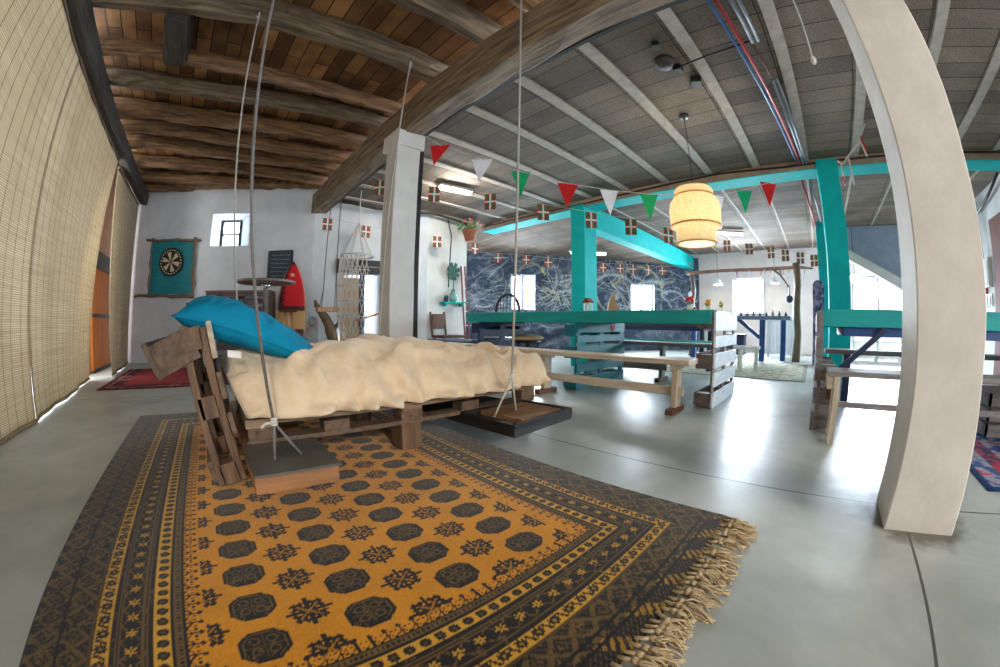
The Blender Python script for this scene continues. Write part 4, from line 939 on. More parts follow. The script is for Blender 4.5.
# ------------------------------------------------------------------ long turquoise table on pallets
ta = empty('long_table', (4.0, 2.6, 0)); tag(ta, 'long turquoise bar table carried by upright pallets', 'table')
mb = MB(); mb.box(3.40, .90, .77, 3.44, 4.36, .895); mb.box(4.36, .90, .77, 4.40, 4.36, .895); mb.box(3.44, 4.32, .77, 4.36, 4.36, .895); mb.build('apron', M['turq_table'], ta, bevel=.006)
MB().box(3.42, .88, .885, 4.40, 4.35, .90).build('table_top', M['turq_table'], ta, bevel=.004)
def pallet(y0, x0, x1, h, m_face, m_body, depth=.19, board_z=None):
    """pallet standing on its long edge, face boards towards the room entrance"""
    board_z = board_z or ((.0,.14),(.195,.325),(.37,.50),(.555,.665),(.71,h))
    mb = MB()
    for a, b in board_z: mb.box(x0, y0, a, x1, y0+.022, b)
    o = mb.build('pallet_leg', m_face, ta, bevel=.003)
    mb = MB()
    for xx in (x0, (x0+x1)/2-.05, x1-.1):
        mb.box(xx, y0+.022, .0, xx+.1, y0+.04, h)
        for z in (.004, .36, h-.16): mb.box(xx-.004, y0+.04, z, xx+.104, y0+depth-.02, z+.13)
    for a, b in ((.02,.14),(.36,.5),(h-.15,h-.02)): mb.box(x0, y0+depth-.02, a, x1, y0+depth, b)
    mb.build('back_frame', m_body, o, bevel=.003); return o
wp_ = pallet(.865, 3.46, 4.46, .885, mat('whitewashed_pallet', (246,250,252), (210,226,238), scale=7, stretch=(.7,4,4), rough=.6, bump=.2, contrast=(.25,.6)), wood('grey_brown_pallet', (128,112,104), (84,70,66), 'x', bump=.2)); wp_['label'] = 'whitewashed pallet end'
MB().box(3.46, .862, .88, 4.46, 1.07, .895).build('end_cap', mat('blue_grey_top', (120,160,184), (92,128,156), rough=.5), ta, bevel=.003)
tp_ = pallet(2.44, 3.48, 4.62, .77, M['teal'], M['teal'], board_z=((.0,.14),(.2,.30),(.36,.50),(.54,.62),(.655,.77))); tp_['label'] = 'teal painted pallet'
mb = MB(); hrt = []
for i in range(24): t = 2*PI*i/24; hrt.append((.0032*16*math.sin(t)**3, .0032*(13*math.cos(t)-5*math.cos(2*t)-2*math.cos(3*t)-math.cos(4*t))))
mb.prism(hrt, (4.28, 2.434, .715), (1,0,0), (0,0,1), .006); mb.build('heart_mark', M['flagred'], tp_)
dp_ = pallet(4.12, 3.46, 4.4, .77, M['darkblue'], M['darkblue']); dp_['label'] = 'dark blue pallet'
# things on the table
lh = empty('house_lantern', (3.72, 2.46, .9)); tag(lh, 'tiny white house lantern with a brown roof on the turquoise table', 'lantern')
mb = MB(); hs = .032
mb.box(3.72-hs,2.46-hs,.9,3.72+hs,2.46+hs,.915)
for sx_, sy_ in ((-1,-1),(1,-1),(-1,1),(1,1)): mb.box(3.72+sx_*hs-.008,2.46+sy_*hs-.008,.915,3.72+sx_*hs+.008,2.46+sy_*hs+.008,.995)
mb.box(3.72-hs-.01,2.46-hs-.01,.99,3.72+hs+.01,2.46+hs+.01,1.005); mb.build('house_body', M['flagwhite'], lh)
mb = MB(); mb.prism([(-.062,0),(.062,0),(0,.06)], (3.72,2.46,1.005), (0,-1,0), (0,0,1), .10); mb.build('roof', mat('brown_roof', (150,84,66), (120,62,50), rough=.8), lh)
def flower(name, x, y, z, colr, label, n=7, r=.05):
    e_ = empty(name, (x,y,z)); tag(e_, label, 'decoration'); r = r*.62; mb = MB(); mb.lathe([(.02,0),(.03,.025),(.022,.055)], (x,y,z), 12); mb.build('pot', M['cream'], e_)
    mb = MB(); rg = random.Random(n+int(x*100))
    for k in range(n): mb.ball((x+rg.uniform(-r,r), y+rg.uniform(-r,r), z+.075+rg.uniform(0,r*1.6)), r*.45, 8, 6)
    mb.build('blossom', colr, e_); mb = MB()
    for k in range(n): mb.tube([(x,y,z+.05),(x+rg.uniform(-r,r), y+rg.uniform(-r,r), z+.085)], .004, 5)
    mb.build('stem', M['flaggreen'], e_)
flower('flower_pot', 3.62, 1.18, .9, M['red'], 'red flowers in a little pot at the end of the turquoise table')
flower('flower_pot', 3.95, 1.08, .9, mat('orange_petal', (232,160,60), (220,130,40), rough=.7), 'orange flowers in a little pot on the table end by the whitewashed pallet', 9)
flower('flower_pot', 4.2, 1.0, .9, mat('yellow_green_petal', (200,190,80), (150,170,80), rough=.7), 'yellow green posy in a cup above the whitewashed pallet', 8, .04)

# benches
def trestle_bench(x0, x1, y0, y1, h, label, legs, m_top, m_leg, stretch=True):
    r = empty('bench', ((x0+x1)/2, (y0+y1)/2, 0)); tag(r, label, 'bench')
    MB().box(x0, y0, h-.045, x1, y1, h).build('seat_plank', m_top, r, bevel=.006)
    xc = (x0+x1)/2
    for y in legs:
        mb = MB(); mb.box(xc-.06, y-.025, .05, xc+.06, y+.025, h-.045); mb.box(x0+.02, y-.03, h-.09, x1-.02, y+.03, h-.045); l = mb.build('leg', m_leg, r, bevel=.004)
        MB().box(x0-.02, y-.035, 0, x1+.02, y+.035, .05).build('foot', M['brownwood'], l, bevel=.004)
    if stretch:
        MB().box(xc-.022, legs[0]-.07, .15, xc+.022, legs[-1]+.07, .23).build('stretcher', m_top, r, bevel=.004)
    return r
trestle_bench(3.0, 3.26, .97, 2.75, .47, 'pale plank trestle bench in front of the teal pallet of the long table', (1.12, 2.60), M['bench_y'], M['bench_z'])
trestle_bench(3.0, 3.26, 2.78, 4.55, .47, 'pale trestle bench behind the swing bed with its far end near the chair', (2.95, 4.4), M['bench_y'], M['bench_z'])
trestle_bench(4.68, 4.98, .95, 3.3, .53, 'weathered grey bench on the window side of the long table', (1.95, 3.1), M['grey_y'], M['grey_y'])
# cushioned stool by the table
cs_ = empty('stool', (3.75, 3.45, 0)); tag(cs_, 'black stool with a round beige cushion between bench and turquoise table', 'stool')
mb = MB(); mb.ball((3.75,3.45,.56), (.22,.22,.045), 20, 10); mb.build('cushion', mat('beige_cushion', (204,170,130), (180,146,108), rough=.9), cs_)
mb = MB(); mb.lathe([(.0,.49),(.17,.49),(.17,.52),(.0,.52)], (3.75,3.45,0), 20); mb.build('seat', M['black'], cs_)
for a in range(4): t = a*PI/2+.6; mb = MB(); mb.tube([(3.75+.13*math.cos(t),3.45+.13*math.sin(t),.5),(3.75+.19*math.cos(t),3.45+.19*math.sin(t),0)], .014, 8); mb.build('leg', M['black'], cs_)

# second table with its benches by the mural (green seats, pink and brown tops)
t2 = empty('mural_table', (7.2, 3.0, 0)); tag(t2, 'dark blue table near the chalk mural beyond the grey bench', 'table')
MB().box(6.8, 1.9, .74, 7.5, 4.6, .79).build('table_top', mat('plum_top', (96,74,96), (70,54,76), rough=.4), t2, bevel=.006)
for x_, y_ in ((6.86,1.98),(7.44,1.98),(6.86,4.5),(7.44,4.5)): MB().box(x_-.04,y_-.04,0,x_+.04,y_+.04,.74).build('leg', M['darkblue'], t2)
MB().box(6.83,1.95,.66,7.47,4.55,.74).build('apron', M['darkblue'], t2)
def low_bench(x0, x1, y0, y1, h, m_t, label):
    r = empty('bench', ((x0+x1)/2, (y0+y1)/2, 0)); tag(r, label, 'bench'); MB().box(x0,y0,h-.06,x1,y1,h).build('seat', m_t, r, bevel=.006)
    for x_, y_ in ((x0+.05,y0+.08),(x1-.05,y0+.08),(x0+.05,y1-.08),(x1-.05,y1-.08)): MB().box(x_-.03,y_-.03,0,x_+.03,y_+.03,h-.06).build('leg', M['darkblue'], r)
low_bench(6.2, 6.5, 1.6, 4.2, .50, M['turq_table'], 'green bench with square legs at the table near the mural')
low_bench(3.62, 4.30, 4.75, 5.8, .46, M['darkblue'], 'dark blue bench beyond the far end of the long table')

# wicker arched chair back seen over the table
wc = empty('wicker_chair', (5.25, 5.3, 0)); tag(wc, 'dark round-backed wicker armchair beyond the turquoise table', 'armchair')
mb = MB(); mb.torus((5.2,5.35,1.0), .33, .028, 'x', 24, 8, a0=0, a1=PI)
for k in range(1, 10):
    t = PI*k/10; mb.tube([(5.2,5.35+.33*math.cos(t),1.0+.33*math.sin(t)), (5.15,5.35+.30*math.cos(t),.5)], .009, 5)
mb.tube([(5.2,5.68,1.0),(5.15,5.66,.45)], .026, 8); mb.tube([(5.2,5.02,1.0),(5.15,5.04,.45)], .026, 8); mb.build('backrest', M['black'], wc)
mb = MB(); mb.lathe([(0,.42),(.3,.42),(.32,.45),(.3,.48),(0,.48)], (4.95,5.35,0), 22); mb.build('seat', M['black'], wc)
for x_, y_ in ((4.78,5.15),(4.78,5.55),(5.12,5.1),(5.12,5.6)): mb = MB(); mb.tube([(x_,y_,0),(x_,y_,.44)], .02, 8); mb.build('leg', M['black'], wc)
# long tan longboard against the post
lb = empty('longboard', (5.95, 3.3, .0)); tag(lb, 'pointed tan paddle board standing beside the turquoise column', 'surfboard')
poly = [(.0,2.0-.5)]; poly = [(-.05,0),(.05,0),(.11,.3),(.12,.8),(.09,1.12),(.0,1.36),(-.09,1.12),(-.12,.8),(-.11,.3)]
mb = MB(); mb.prism(poly, (6.05, 3.45, .0), (.75,-.65,0), (0,0,1), .04); mb.build('board', mat('tan_board', (222,168,122), (200,142,100), rough=.4), lb, bevel=.012)
mb = MB(); mb.prism([(0,0),(.02,.14),(.09,.1),(.12,0)], (6.08,3.48,.12), (.65,.75,0), (0,0,1), .01); mb.build('fin', M['black'], lb)

# ------------------------------------------------------------------ the other turquoise table (towards the right wall)
tc_ = empty('long_table', (3.6, -1.6, 0)); tag(tc_, 'turquoise bar table with a diagonal brace beyond the broad plaster column', 'table')
mb = MB(); mb.box(3.15, -3.3, .765, 3.19, -.09, .89); mb.box(4.06, -3.3, .765, 4.10, -.09, .89); mb.build('apron', M['turq_table'], tc_, bevel=.006)
MB().box(3.16, -3.3, .878, 4.10, -.07, .895).build('table_top', M['turq_table'], tc_, bevel=.004)
MB().box(3.2, -3.3, .70, 4.05, -.25, .765).build('under_frame', M['bluetable'], tc_, bevel=.004)
mb = MB()
for a, b in ((.0,.14),(.2,.32),(.37,.5),(.55,.68),(.72,.87)): mb.box(3.12, -.06, a, 4.1, -.035, b)
o = mb.build('pallet_leg', wood('grey_violet_pallet', (150,140,140), (104,92,96), 'x', bump=.2), tc_, bevel=.003)
mb = MB()
for xx in (3.12, 3.55, 4.0):
    mb.box(xx, -.09, 0, xx+.1, -.06, .88)
    for z in (.02, .2, .38): mb.box(xx, -.20, z, xx+.1, -.09, z+.11)
mb.build('back_frame', M['grey_y'], o, bevel=.003)
mb = MB(); mb.bar((3.18, -.16, .40), (3.18, -.58, .755), .035, .04); mb.build('brace', M['darkblue'], tc_)
for q_ in ((3.5,-2.4,.012,3.7,-2.3,.70),(3.5,-1.06,0,3.56,-1.0,.70),(3.4,-2.9,.012,3.9,-2.8,.7)): MB().box(*q_).build('leg', M['darkblue'], tc_)
r = empty('bench', (2.95, -1.4, 0)); tag(r, 'pale four-legged bench in front of the braced turquoise table', 'bench')
MB().box(2.78, -2.7, .445, 3.08, -.12, .48).build('seat_plank', M['grey_y'], r, bevel=.006)
MB().box(2.785, -.165, .36, 3.07, -.122, .444).build('end_board', M['bench_x'], r, bevel=.004)
for x_, y_ in ((2.80,-.195),(3.04,-.195),(2.80,-2.6),(3.04,-2.6)): MB().box(x_-.02,y_-.02,0,x_+.03,y_+.025,.445).build('leg', M['bench_z'], r, bevel=.003)
MB().box(2.86, -.16, .28, 2.90, -.125, .358).build('block', M['brownwood'], r)
MB().box(2.83, -2.6, .24, 2.87, -.17, .275).build('stretcher', M['grey_y'], r)
r = empty('bench', (4.5, -1.4, 0)); tag(r, 'grey blue bench on the far side of the braced turquoise table', 'bench')
MB().box(4.35, -2.7, .50, 4.65, -.15, .545).build('seat_plank', M['grey_y'], r, bevel=.006)
for y in (-.4, -2.4): MB().box(4.42, y-.04, 0, 4.58, y+.04, .5).build('leg', M['darkblue'], r)
# crate and blue boxes seen past the column
cr_ = empty('wooden_crate', (3.4, -2.1, 0)); tag(cr_, 'grey plank crate on the patterned rug past the broad column', 'crate')
mb = MB()
for z in (.02, .13, .24): mb.box(3.25, -2.25, z, 3.8, -2.23, z+.09); mb.box(3.25, -1.57, z, 3.8, -1.55, z+.09); mb.box(3.25, -2.25, z, 3.27, -1.55, z+.09); mb.box(3.78, -2.25, z, 3.8, -1.55, z+.09)
mb.build('slats', M['grey_y'], cr_); mb = MB(); mb.box(3.26,-2.24,.015,3.79,-1.56,.03); mb.build('bottom', M['grey_y'], cr_)

# ------------------------------------------------------------------ pendant lamp
LX, LY = 3.71, 1.11
pl = empty('pendant_lamp', (LX, LY, 1.56)); tag(pl, 'big woven bamboo pendant lamp, lit, between the red and green pennants', 'lamp')
def weave_mat():
    m, nt, b = new_mat('woven_bamboo'); L = nt.links.new
    tc = nt.nodes.new('ShaderNodeTexCoord'); nz = nt.nodes.new('ShaderNodeTexNoise'); nz.inputs['Scale'].default_value = 34; nz.inputs['Detail'].default_value = 3
    wv = nt.nodes.new('ShaderNodeTexWave'); wv.bands_direction = 'Z'; wv.inputs['Scale'].default_value = 12; wv.inputs['Distortion'].default_value = 14; wv.inputs['Detail'].default_value = 2; wv.inputs['Detail Scale'].default_value = 3
    cr = nt.nodes.new('ShaderNodeValToRGB'); cr.color_ramp.elements[0].color = rgba((238,220,178)); cr.color_ramp.elements[1].color = rgba((254,250,238)); cr.color_ramp.elements[0].position = .15; cr.color_ramp.elements[1].position = .6
    L(tc.outputs['Object'], wv.inputs['Vector']); L(wv.outputs['Fac'], cr.inputs['Fac']); L(cr.outputs['Color'], b.inputs['Base Color'])
    tr = nt.nodes.new('ShaderNodeBsdfTranslucent'); L(cr.outputs['Color'], tr.inputs['Color']); mx = nt.nodes.new('ShaderNodeMixShader'); mx.inputs['Fac'].default_value = .6
    L(b.outputs['BSDF'], mx.inputs[1]); L(tr.outputs['BSDF'], mx.inputs[2]); L(mx.outputs['Shader'], nt.nodes['Material Output'].inputs['Surface']); b.inputs['Roughness'].default_value = .7
    return m
WV = weave_mat()
prof_o = [(.195,1.565),(.205,1.575),(.21,1.72),(.205,1.735),(.255,1.74),(.262,1.76),(.268,1.90),(.255,1.99),(.215,2.045),(.20,2.06),(.205,2.075),(.205,2.12),(.19,2.14),(.17,2.145)]
mb = MB(); mb.lathe(prof_o+[(r_-.008, z_) for r_, z_ in reversed(prof_o)], (LX,LY,0), 48, close=True); mb.build('lamp_shade', WV, pl)
rim_m = mat('bamboo_rim', (222,170,96), (198,144,72), rough=.5)
for r_, z_ in ((.205,1.568),(.262,1.745),(.208,2.06),(.172,2.145)): mb = MB(); mb.torus((LX,LY,z_), r_, .009, 'z', 48, 8); mb.build('rim', rim_m, pl)
mb = MB(); mb.ball((LX,LY,1.88), .06, 16, 12)
bm_, nt_, bs_ = new_mat('bulb_glow'); bs_.inputs['Emission Color'].default_value = rgba((255,238,208)); bs_.inputs['Emission Strength'].default_value = 60
mb.build('bulb', bm_, pl)
mb = MB(); mb.tube([(LX,LY,1.93),(LX,LY,2.06)], .018, 10); mb.tube([(LX,LY,2.05),(LX,LY,3.0)], .004, 6); mb.build('cord', M['blackrub'], pl)
mb = MB(); mb.lathe([(.05,2.99),(.055,3.0),(.055,3.02)], (LX,LY,0), 24); mb.build('ceiling_rose', M['black'], pl)

# other fittings on the slab ceiling
def spot(name, x, y, label, cat):
    r = empty(name, (x,y,ZC)); tag(r, label, cat); return r
r = spot('ceiling_speaker', 2.72, .9, 'round dark speaker on the slab ceiling near the old main beam', 'speaker'); mb = MB(); mb.lathe([(.06,2.94),(.085,2.98),(.085,3.02)], (2.72,.9,0), 24); mb.build('housing', mat('smoky_black', (74,70,70), (54,50,50), rough=.7), r)
MB().obox((2.86,.83,2.99),(.08,.07,.06)).build('bracket', M['black'], r)
r = spot('ceiling_box', 3.12, .76, 'black square box on the slab ceiling between speaker and lamp', 'junction box'); MB().obox((3.12,.76,2.985),(.12,.10,.07),(0,0,.4)).build('lid', M['black'], r, bevel=.006)
r = spot('ceiling_box', 2.47, .86, 'small dark box on the slab ceiling closest to the old main beam', 'junction box'); MB().obox((2.47,.86,2.99),(.07,.06,.05),(0,0,.3)).build('lid', M['black'], r, bevel=.005)
def pipe(name, pts, r_, m, label, cat='pipe', seg=10):
    mb = MB(); mb.tube(pts, r_, seg); o = mb.build(name, m); tag(o, label, cat); return o
pipe('water_pipe', [(1.95,.31,2.955),(3.0,.235,2.955),(5.48,.03,2.955)], .011, M['blue'], 'blue pipe running along the slab ceiling beside the red pipe')
pipe('water_pipe', [(1.95,.255,2.955),(3.0,.185,2.955),(5.48,-.015,2.955)], .014, M['redpipe'], 'red pipe running along the slab ceiling between blue pipe and grey conduits')
pipe('conduit', [(1.95,.15,2.96),(2.75,.12,2.96)], .015, M['greypipe'], 'grey conduit near the old main beam, closest to the red pipe')
pipe('conduit', [(1.95,.10,2.96),(2.75,.07,2.96)], .015, M['greypipe'], 'grey conduit near the old main beam, farther from the red pipe')
pipe('conduit', [(3.35,.07,2.96),(5.48,-.06,2.96)], .018, M['greypipe'], 'grey conduit towards the turquoise beam, closest to the red pipe')
pipe('conduit', [(3.35,.03,2.96),(5.48,-.10,2.96)], .018, M['greypipe'], 'grey conduit towards the turquoise beam, farther from the red pipe')
pipe('copper_pipe', [(2.75,.13,2.965),(3.35,.06,2.965)], .012, M['brownwood'], 'thin brown pipe joining the grey conduits under the slab')
pipe('ceiling_cable', [(2.75,.12,2.98),(2.8,.6,2.98),(2.84,.86,2.98)], .008, M['blackrub'], 'thin dark cable from the conduits to the ceiling speaker', 'cable', 6)
pipe('ceiling_cable', [(5.47,-3.4,2.98),(5.47,-1,2.965),(5.47,.2,2.94),(5.47,1.2,2.985),(5.47,2.4,2.95),(5.47,3.6,2.93),(5.47,5,2.94),(5.47,6.4,2.96)], .014, M['blackrub'], 'black cable sagging along the ledge of the turquoise beam', 'cable', 6)
pipe('water_pipe', [(2.0,-1.02,2.96),(3.2,-1.0,2.96)], .02, M['redpipe'], 'red pipe beyond the broad column under the slab')
pipe('water_pipe', [(2.0,-1.07,2.96),(3.2,-1.05,2.96)], .018, M['blue'], 'blue pipe beyond the broad column under the slab')
pipe('conduit', [(6.0,.0,2.9),(9.3,-.2,2.9)], .018, M['redpipe'], 'dark red pipe under the ceiling beyond the turquoise beam')
pipe('conduit', [(6.0,-.12,2.93),(8.6,-.3,2.93)], .02, M['greypipe'], 'grey duct under the ceiling beyond the turquoise beam')
pipe('wall_cable', [(4.45,6.42,3.0),(4.55,6.4,2.6),(4.52,6.42,1.5)], .012, M['blackrub'], 'black cable dropping down the white niche wall', 'cable', 6)
pipe('ceiling_cable', [(2.0,6.5,2.98),(2.8,6.42,2.9),(4.0,6.2,2.95),(4.9,6.3,2.9)], .03, M['dark_y'], 'dark pipe along the top of the white niche wall', 'pipe', 8)
r = empty('pull_cord', (2.75,-.3,2.8)); tag(r, 'white cord with a bulb holder dangling from the slab ceiling near the broad column', 'cord')
mb = MB(); mb.tube([(2.28,-.27,3.02),(2.42,-.295,2.95),(2.55,-.30,2.84),(2.66,-.30,2.73),(2.715,-.30,2.68)], .006, 6); mb.build('cord', M['ropewhite'], r)
mb = MB(); mb.lathe([(.008,2.69),(.018,2.675),(.024,2.645),(.014,2.62)], (2.72,-.30,0), 14); mb.build('holder', M['cream'], r)
# strip lights
def strip(name, c, l, ang, e, label):
    r = empty(name, c); tag(r, label, 'strip light'); d = Vector((math.cos(ang), math.sin(ang), 0)); c = Vector(c)
    mb = MB(); mb.bar(c-d*l/2, c+d*l/2, .12, .04); mb.build('housing', M['cream'], r)
    m_, nt_, b_ = new_mat('tube_glow'); b_.inputs['Emission Color'].default_value = rgba((255,248,236)); b_.inputs['Emission Strength'].default_value = e
    mb = MB(); mb.tube([c-d*(l/2-.03)+Vector((0,0,-.05)), c+d*(l/2-.03)+Vector((0,0,-.05))], .022, 10); mb.build('tube', m_, r)
strip('strip_light', (3.45, 4.78, 2.96), .6, -.15, 190, 'lit strip light on the slab ceiling behind the Basque flag garland')
strip('strip_light', (9.0, 1.9, 2.96), .8, -1.0, 6, 'lit strip light on the ceiling beyond the bamboo lamp')
strip('strip_light', (8.2, 5.4, 2.66), 1.0, -.75, 14, 'lit strip light under the lower ceiling above the chalk mural')

# ------------------------------------------------------------------ bunting
def tri_flag(parent, p, d, w, h, m, sw=0):
    p, d = Vector(p), Vector(d).normalized(); n = 6
    nrm = Vector((-d.y, d.x, 0)); V = []
    tip = p+Vector((0,0,-h))+nrm*sw+d*sw*.4
    mb = MB(); a, b = p-d*w/2, p+d*w/2; t = nrm*.002
    mb.add([a-t,b-t,tip-t,a+t,b+t,tip+t], [(0,1,2),(5,4,3),(0,3,4,1),(1,4,5,2),(2,5,3,0)]); return mb.build('pennant', m, parent)
bu = empty('pennant_bunting', (3.3, 1.9, 2.6)); tag(bu, 'string of red, white and green triangular pennants from the white column past the lamp', 'bunting')
bp_ = [(1.93,3.28,2.80),(2.05,3.15,2.66),(2.37,2.83,2.47),(2.66,2.55,2.33),(3.01,2.21,2.21),(3.32,1.90,2.16),(3.64,1.59,2.15),(4.25,.99,2.23),(4.53,.71,2.35),(4.81,.43,2.50),(5.2,.05,2.78)]
mb = MB(); mb.tube(bp_, .005, 6); mb.build('string', M['ropewhite'], bu)
bd_ = Vector((.713,-.702,0))
for p_, m_, w_, sw_ in zip(bp_[1:-1], ('red','wcloth','green','red','wcloth','green','wcloth','green','red'), (.22,.22,.2,.22,.2,.21,.2,.24,.26), (-.1,-.06,.0,-.05,0,.02,.0,.03,.05)):
    tri_flag(bu, p_, bd_, w_, .285, M[m_], sw_)
FLAG = {}
def basque_flag(parent, p, d, w=.155, h=.22, cross=True, colours=True):
    p, d = Vector(p), Vector(d).normalized(); nrm = Vector((-d.y, d.x, 0)); mb = MB(); c = p-Vector((0,0,h/2))
    def quad(poly, off, mi):
        mb.prism(poly, c, d, (0,0,1), .003+off*2, mi)
    quad([(-w/2,-h/2),(w/2,-h/2),(w/2,h/2),(-w/2,h/2)], 0, 0); t = .022
    quad([(-w/2,-h/2),(-w/2+t,-h/2),(w/2,h/2-t),(w/2,h/2),(w/2-t,h/2),(-w/2,-h/2+t)], .0006, 1)
    quad([(w/2,-h/2),(w/2,-h/2+t),(-w/2+t,h/2),(-w/2,h/2),(-w/2,h/2-t),(w/2-t,-h/2)], .0008, 1)
    k = .0125; quad([(-w/2,-k),(w/2,-k),(w/2,k),(-w/2,k)], .0012, 2); quad([(-k,-h/2),(k,-h/2),(k,h/2),(-k,h/2)], .0014, 2)
    return mb.build('flag', [M['flagred'], M['flaggreen'], M['flagwhite']], parent)
def garland(label, pts, flag_pts, d, w=.155, h=.22):
    g = empty('flag_garland', flag_pts[len(flag_pts)//2]); tag(g, label, 'bunting')
    mb = MB(); mb.tube(pts, .004, 5); mb.build('string', M['ropewhite'], g)
    for i, p in enumerate(flag_pts):
        a = (.25*math.sin(i*2.3)); dd = Vector((d[0]*math.cos(a)-d[1]*math.sin(a), d[0]*math.sin(a)+d[1]*math.cos(a), 0)); basque_flag(g, p, dd, w, h)
gp = [(1.95,4.80,2.84),(2.07,4.69,2.75),(2.63,4.13,2.60),(3.17,3.60,2.475),(3.67,3.11,2.335),(4.13,2.66,2.25),(4.52,2.27,2.185),(4.91,1.88,2.10),(5.4,1.4,2.5),(5.5,1.3,2.8)]
garland('garland of small Basque flags crossing from the old beam to the turquoise beam', gp, gp[1:8], (.713,-.702))
g3 = [(1.70,6.52,2.75),(1.88,6.49,2.60),(2.59,6.37,2.52),(4.02,6.14,2.47),(4.88,6.0,2.42),(5.3,5.9,2.6),(5.5,5.8,2.8)]
garland('garland of small Basque flags in front of the white wall and hammock chair', g3, g3[1:5], (.986,-.165), .17, .22)
g5 = [(6.0,8.0,2.80),(6.57,7.95,2.74),(6.98,7.57,2.70),(7.56,7.04,2.66),(8.01,6.62,2.60),(9.18,5.54,2.50),(9.56,5.19,2.50),(9.86,4.92,2.50),(10.21,4.59,2.50),(10.55,4.28,2.50),(11.0,4.0,2.55)]
garland('garland of small Basque flags strung along the chalk mural', g5, g5[2:10], (.735,-.677), .2, .26)
g4 = [(9.0,2.3,2.96),(9.0,1.94,2.76),(9.0,1.41,2.64),(9.0,.9,2.53),(9.0,.57,2.45),(9.0,.23,2.38),(9.0,-.08,2.31),(9.0,-.3,2.4)]
garland('garland of small Basque flags before the driftwood bar', g4, g4[1:7], (0,-1), .17, .25)

# hanging trapeze of cords with ribbons by the second turquoise column
tr_ = empty('cord_trapeze', (4.6,-.65,2.4)); tag(tr_, 'white cords with red ribbons hanging under the slab beside the broad column', 'cords')
mb = MB(); mb.tube([(4.6,-.9,3.02),(4.6,-.75,2.78),(4.6,-.60,2.64),(4.6,-.52,2.55),(4.6,-.46,2.60)], .012, 6); mb.tube([(4.6,-.60,2.64),(4.6,-.61,2.30)], .010, 6); mb.tube([(4.6,-.50,2.56),(4.6,-.50,2.30)], .010, 6); mb.tube([(4.6,-.78,2.85),(4.6,-.83,2.62)], .012, 6); mb.build('cord', M['ropewhite'], tr_)
for p_, q_ in (((4.59,-.80,2.86),(4.59,-.84,2.68)), ((4.59,-.495,2.40),(4.59,-.50,2.31))): mb = MB(); mb.bar(p_, q_, .03, .012); mb.build('ribbon', M['red'], tr_)

# ------------------------------------------------------------------ driftwood bar at the far wall
db_ = empty('driftwood_arch', (9.5, 1.5, 0)); tag(db_, 'driftwood arch of two trunks and a pole hung with coloured ribbons at the far bar', 'arch')
mb = MB(); mb.tube([(9.4,3.0,0),(9.42,2.96,.6),(9.38,3.0,1.2),(9.42,2.95,1.7),(9.4,3.0,2.12)], [.07,.06,.065,.05,.05], 9); mb.build('trunk', M['drift'], db_)
mb = MB(); mb.tube([(9.3,.36,0),(9.32,.33,.6),(9.28,.36,1.2),(9.33,.32,1.7),(9.3,.35,2.2)], [.10,.085,.09,.08,.09], 9); mb.build('trunk', M['drift'], db_)
mb = MB(); mb.tube([(9.4,3.12,2.08),(9.36,2.2,2.10),(9.38,1.2,2.09),(9.3,.3,2.10),(9.3,-.05,2.06)], [.05,.04,.045,.04,.02], 9); mb.build('pole', mat('reddish_pole', (176,136,116), (140,100,86), rough=.8), db_)
mb = MB(); mb.tube([(9.32,.95,2.1),(9.32,.75,1.95),(9.3,.58,1.72),(9.3,.54,1.5)], [.03,.025,.02,.012], 8); mb.build('side_branch', M['drift'], db_)
rg = random.Random(44); pal_ = [M['red'], mat('pink_ribbon',(226,80,150),rough=.8), mat('violet_ribbon',(130,70,180),rough=.8), M['wcloth'], M['green'], M['blue']]
for k in range(18):
    y_ = rg.uniform(.0, 2.9) if k < 12 else rg.uniform(.0, .9); l_ = rg.uniform(.06, .16)
    mb = MB(); mb.bar((9.33,y_,2.07),(9.33,y_+rg.uniform(-.03,.03),2.07-l_),.04,.012); mb.build('ribbon', pal_[k % 6], db_)
for k, (z_, m_) in enumerate(((1.55,M['wcloth']),(1.42,M['red']),(1.25,M['wcloth']),(1.15,M['red']),(1.02,M['red']))):
    mb = MB(); mb.ball((9.32,3.02-.04*k,z_), (.05,.05,.07), 10, 7); mb.build('bauble', m_, db_)
bl_ = empty('hanging_ball', (9.25,.53,1.39)); tag(bl_, 'dark blue ball hanging from a branch of the driftwood arch', 'ball'); mb = MB(); mb.ball((9.25,.53,1.39), .085, 16, 12); mb.build('ball', M['darkblue'], bl_); mb = MB(); mb.tube([(9.25,.53,1.46),(9.25,.54,1.7)], .02, 8); mb.build('cord', M['redpipe'], bl_)
ft_ = empty('bar_counter', (9.0, 1.2, 0)); tag(ft_, 'blue bar table with a diagonal brace in front of the far window', 'table')
MB().box(8.8, .48, .92, 9.6, 2.9, 1.0).build('table_top', mat('grey_blue_top', (120,140,168), (90,112,146), rough=.35), ft_, bevel=.006)
for y_ in (1.08, 2.75): MB().box(8.95,y_,0,9.07,y_+.12,.92).build('leg', M['bluetable'], ft_)
for y_ in (.62,): MB().box(9.35,y_,0,9.47,y_+.12,.92).build('leg', M['bluetable'], ft_)
mb = MB(); mb.bar((9.0,1.2,.52),(9.0,1.72,.93),.07,.08); mb.build('brace', M['bluetable'], ft_)
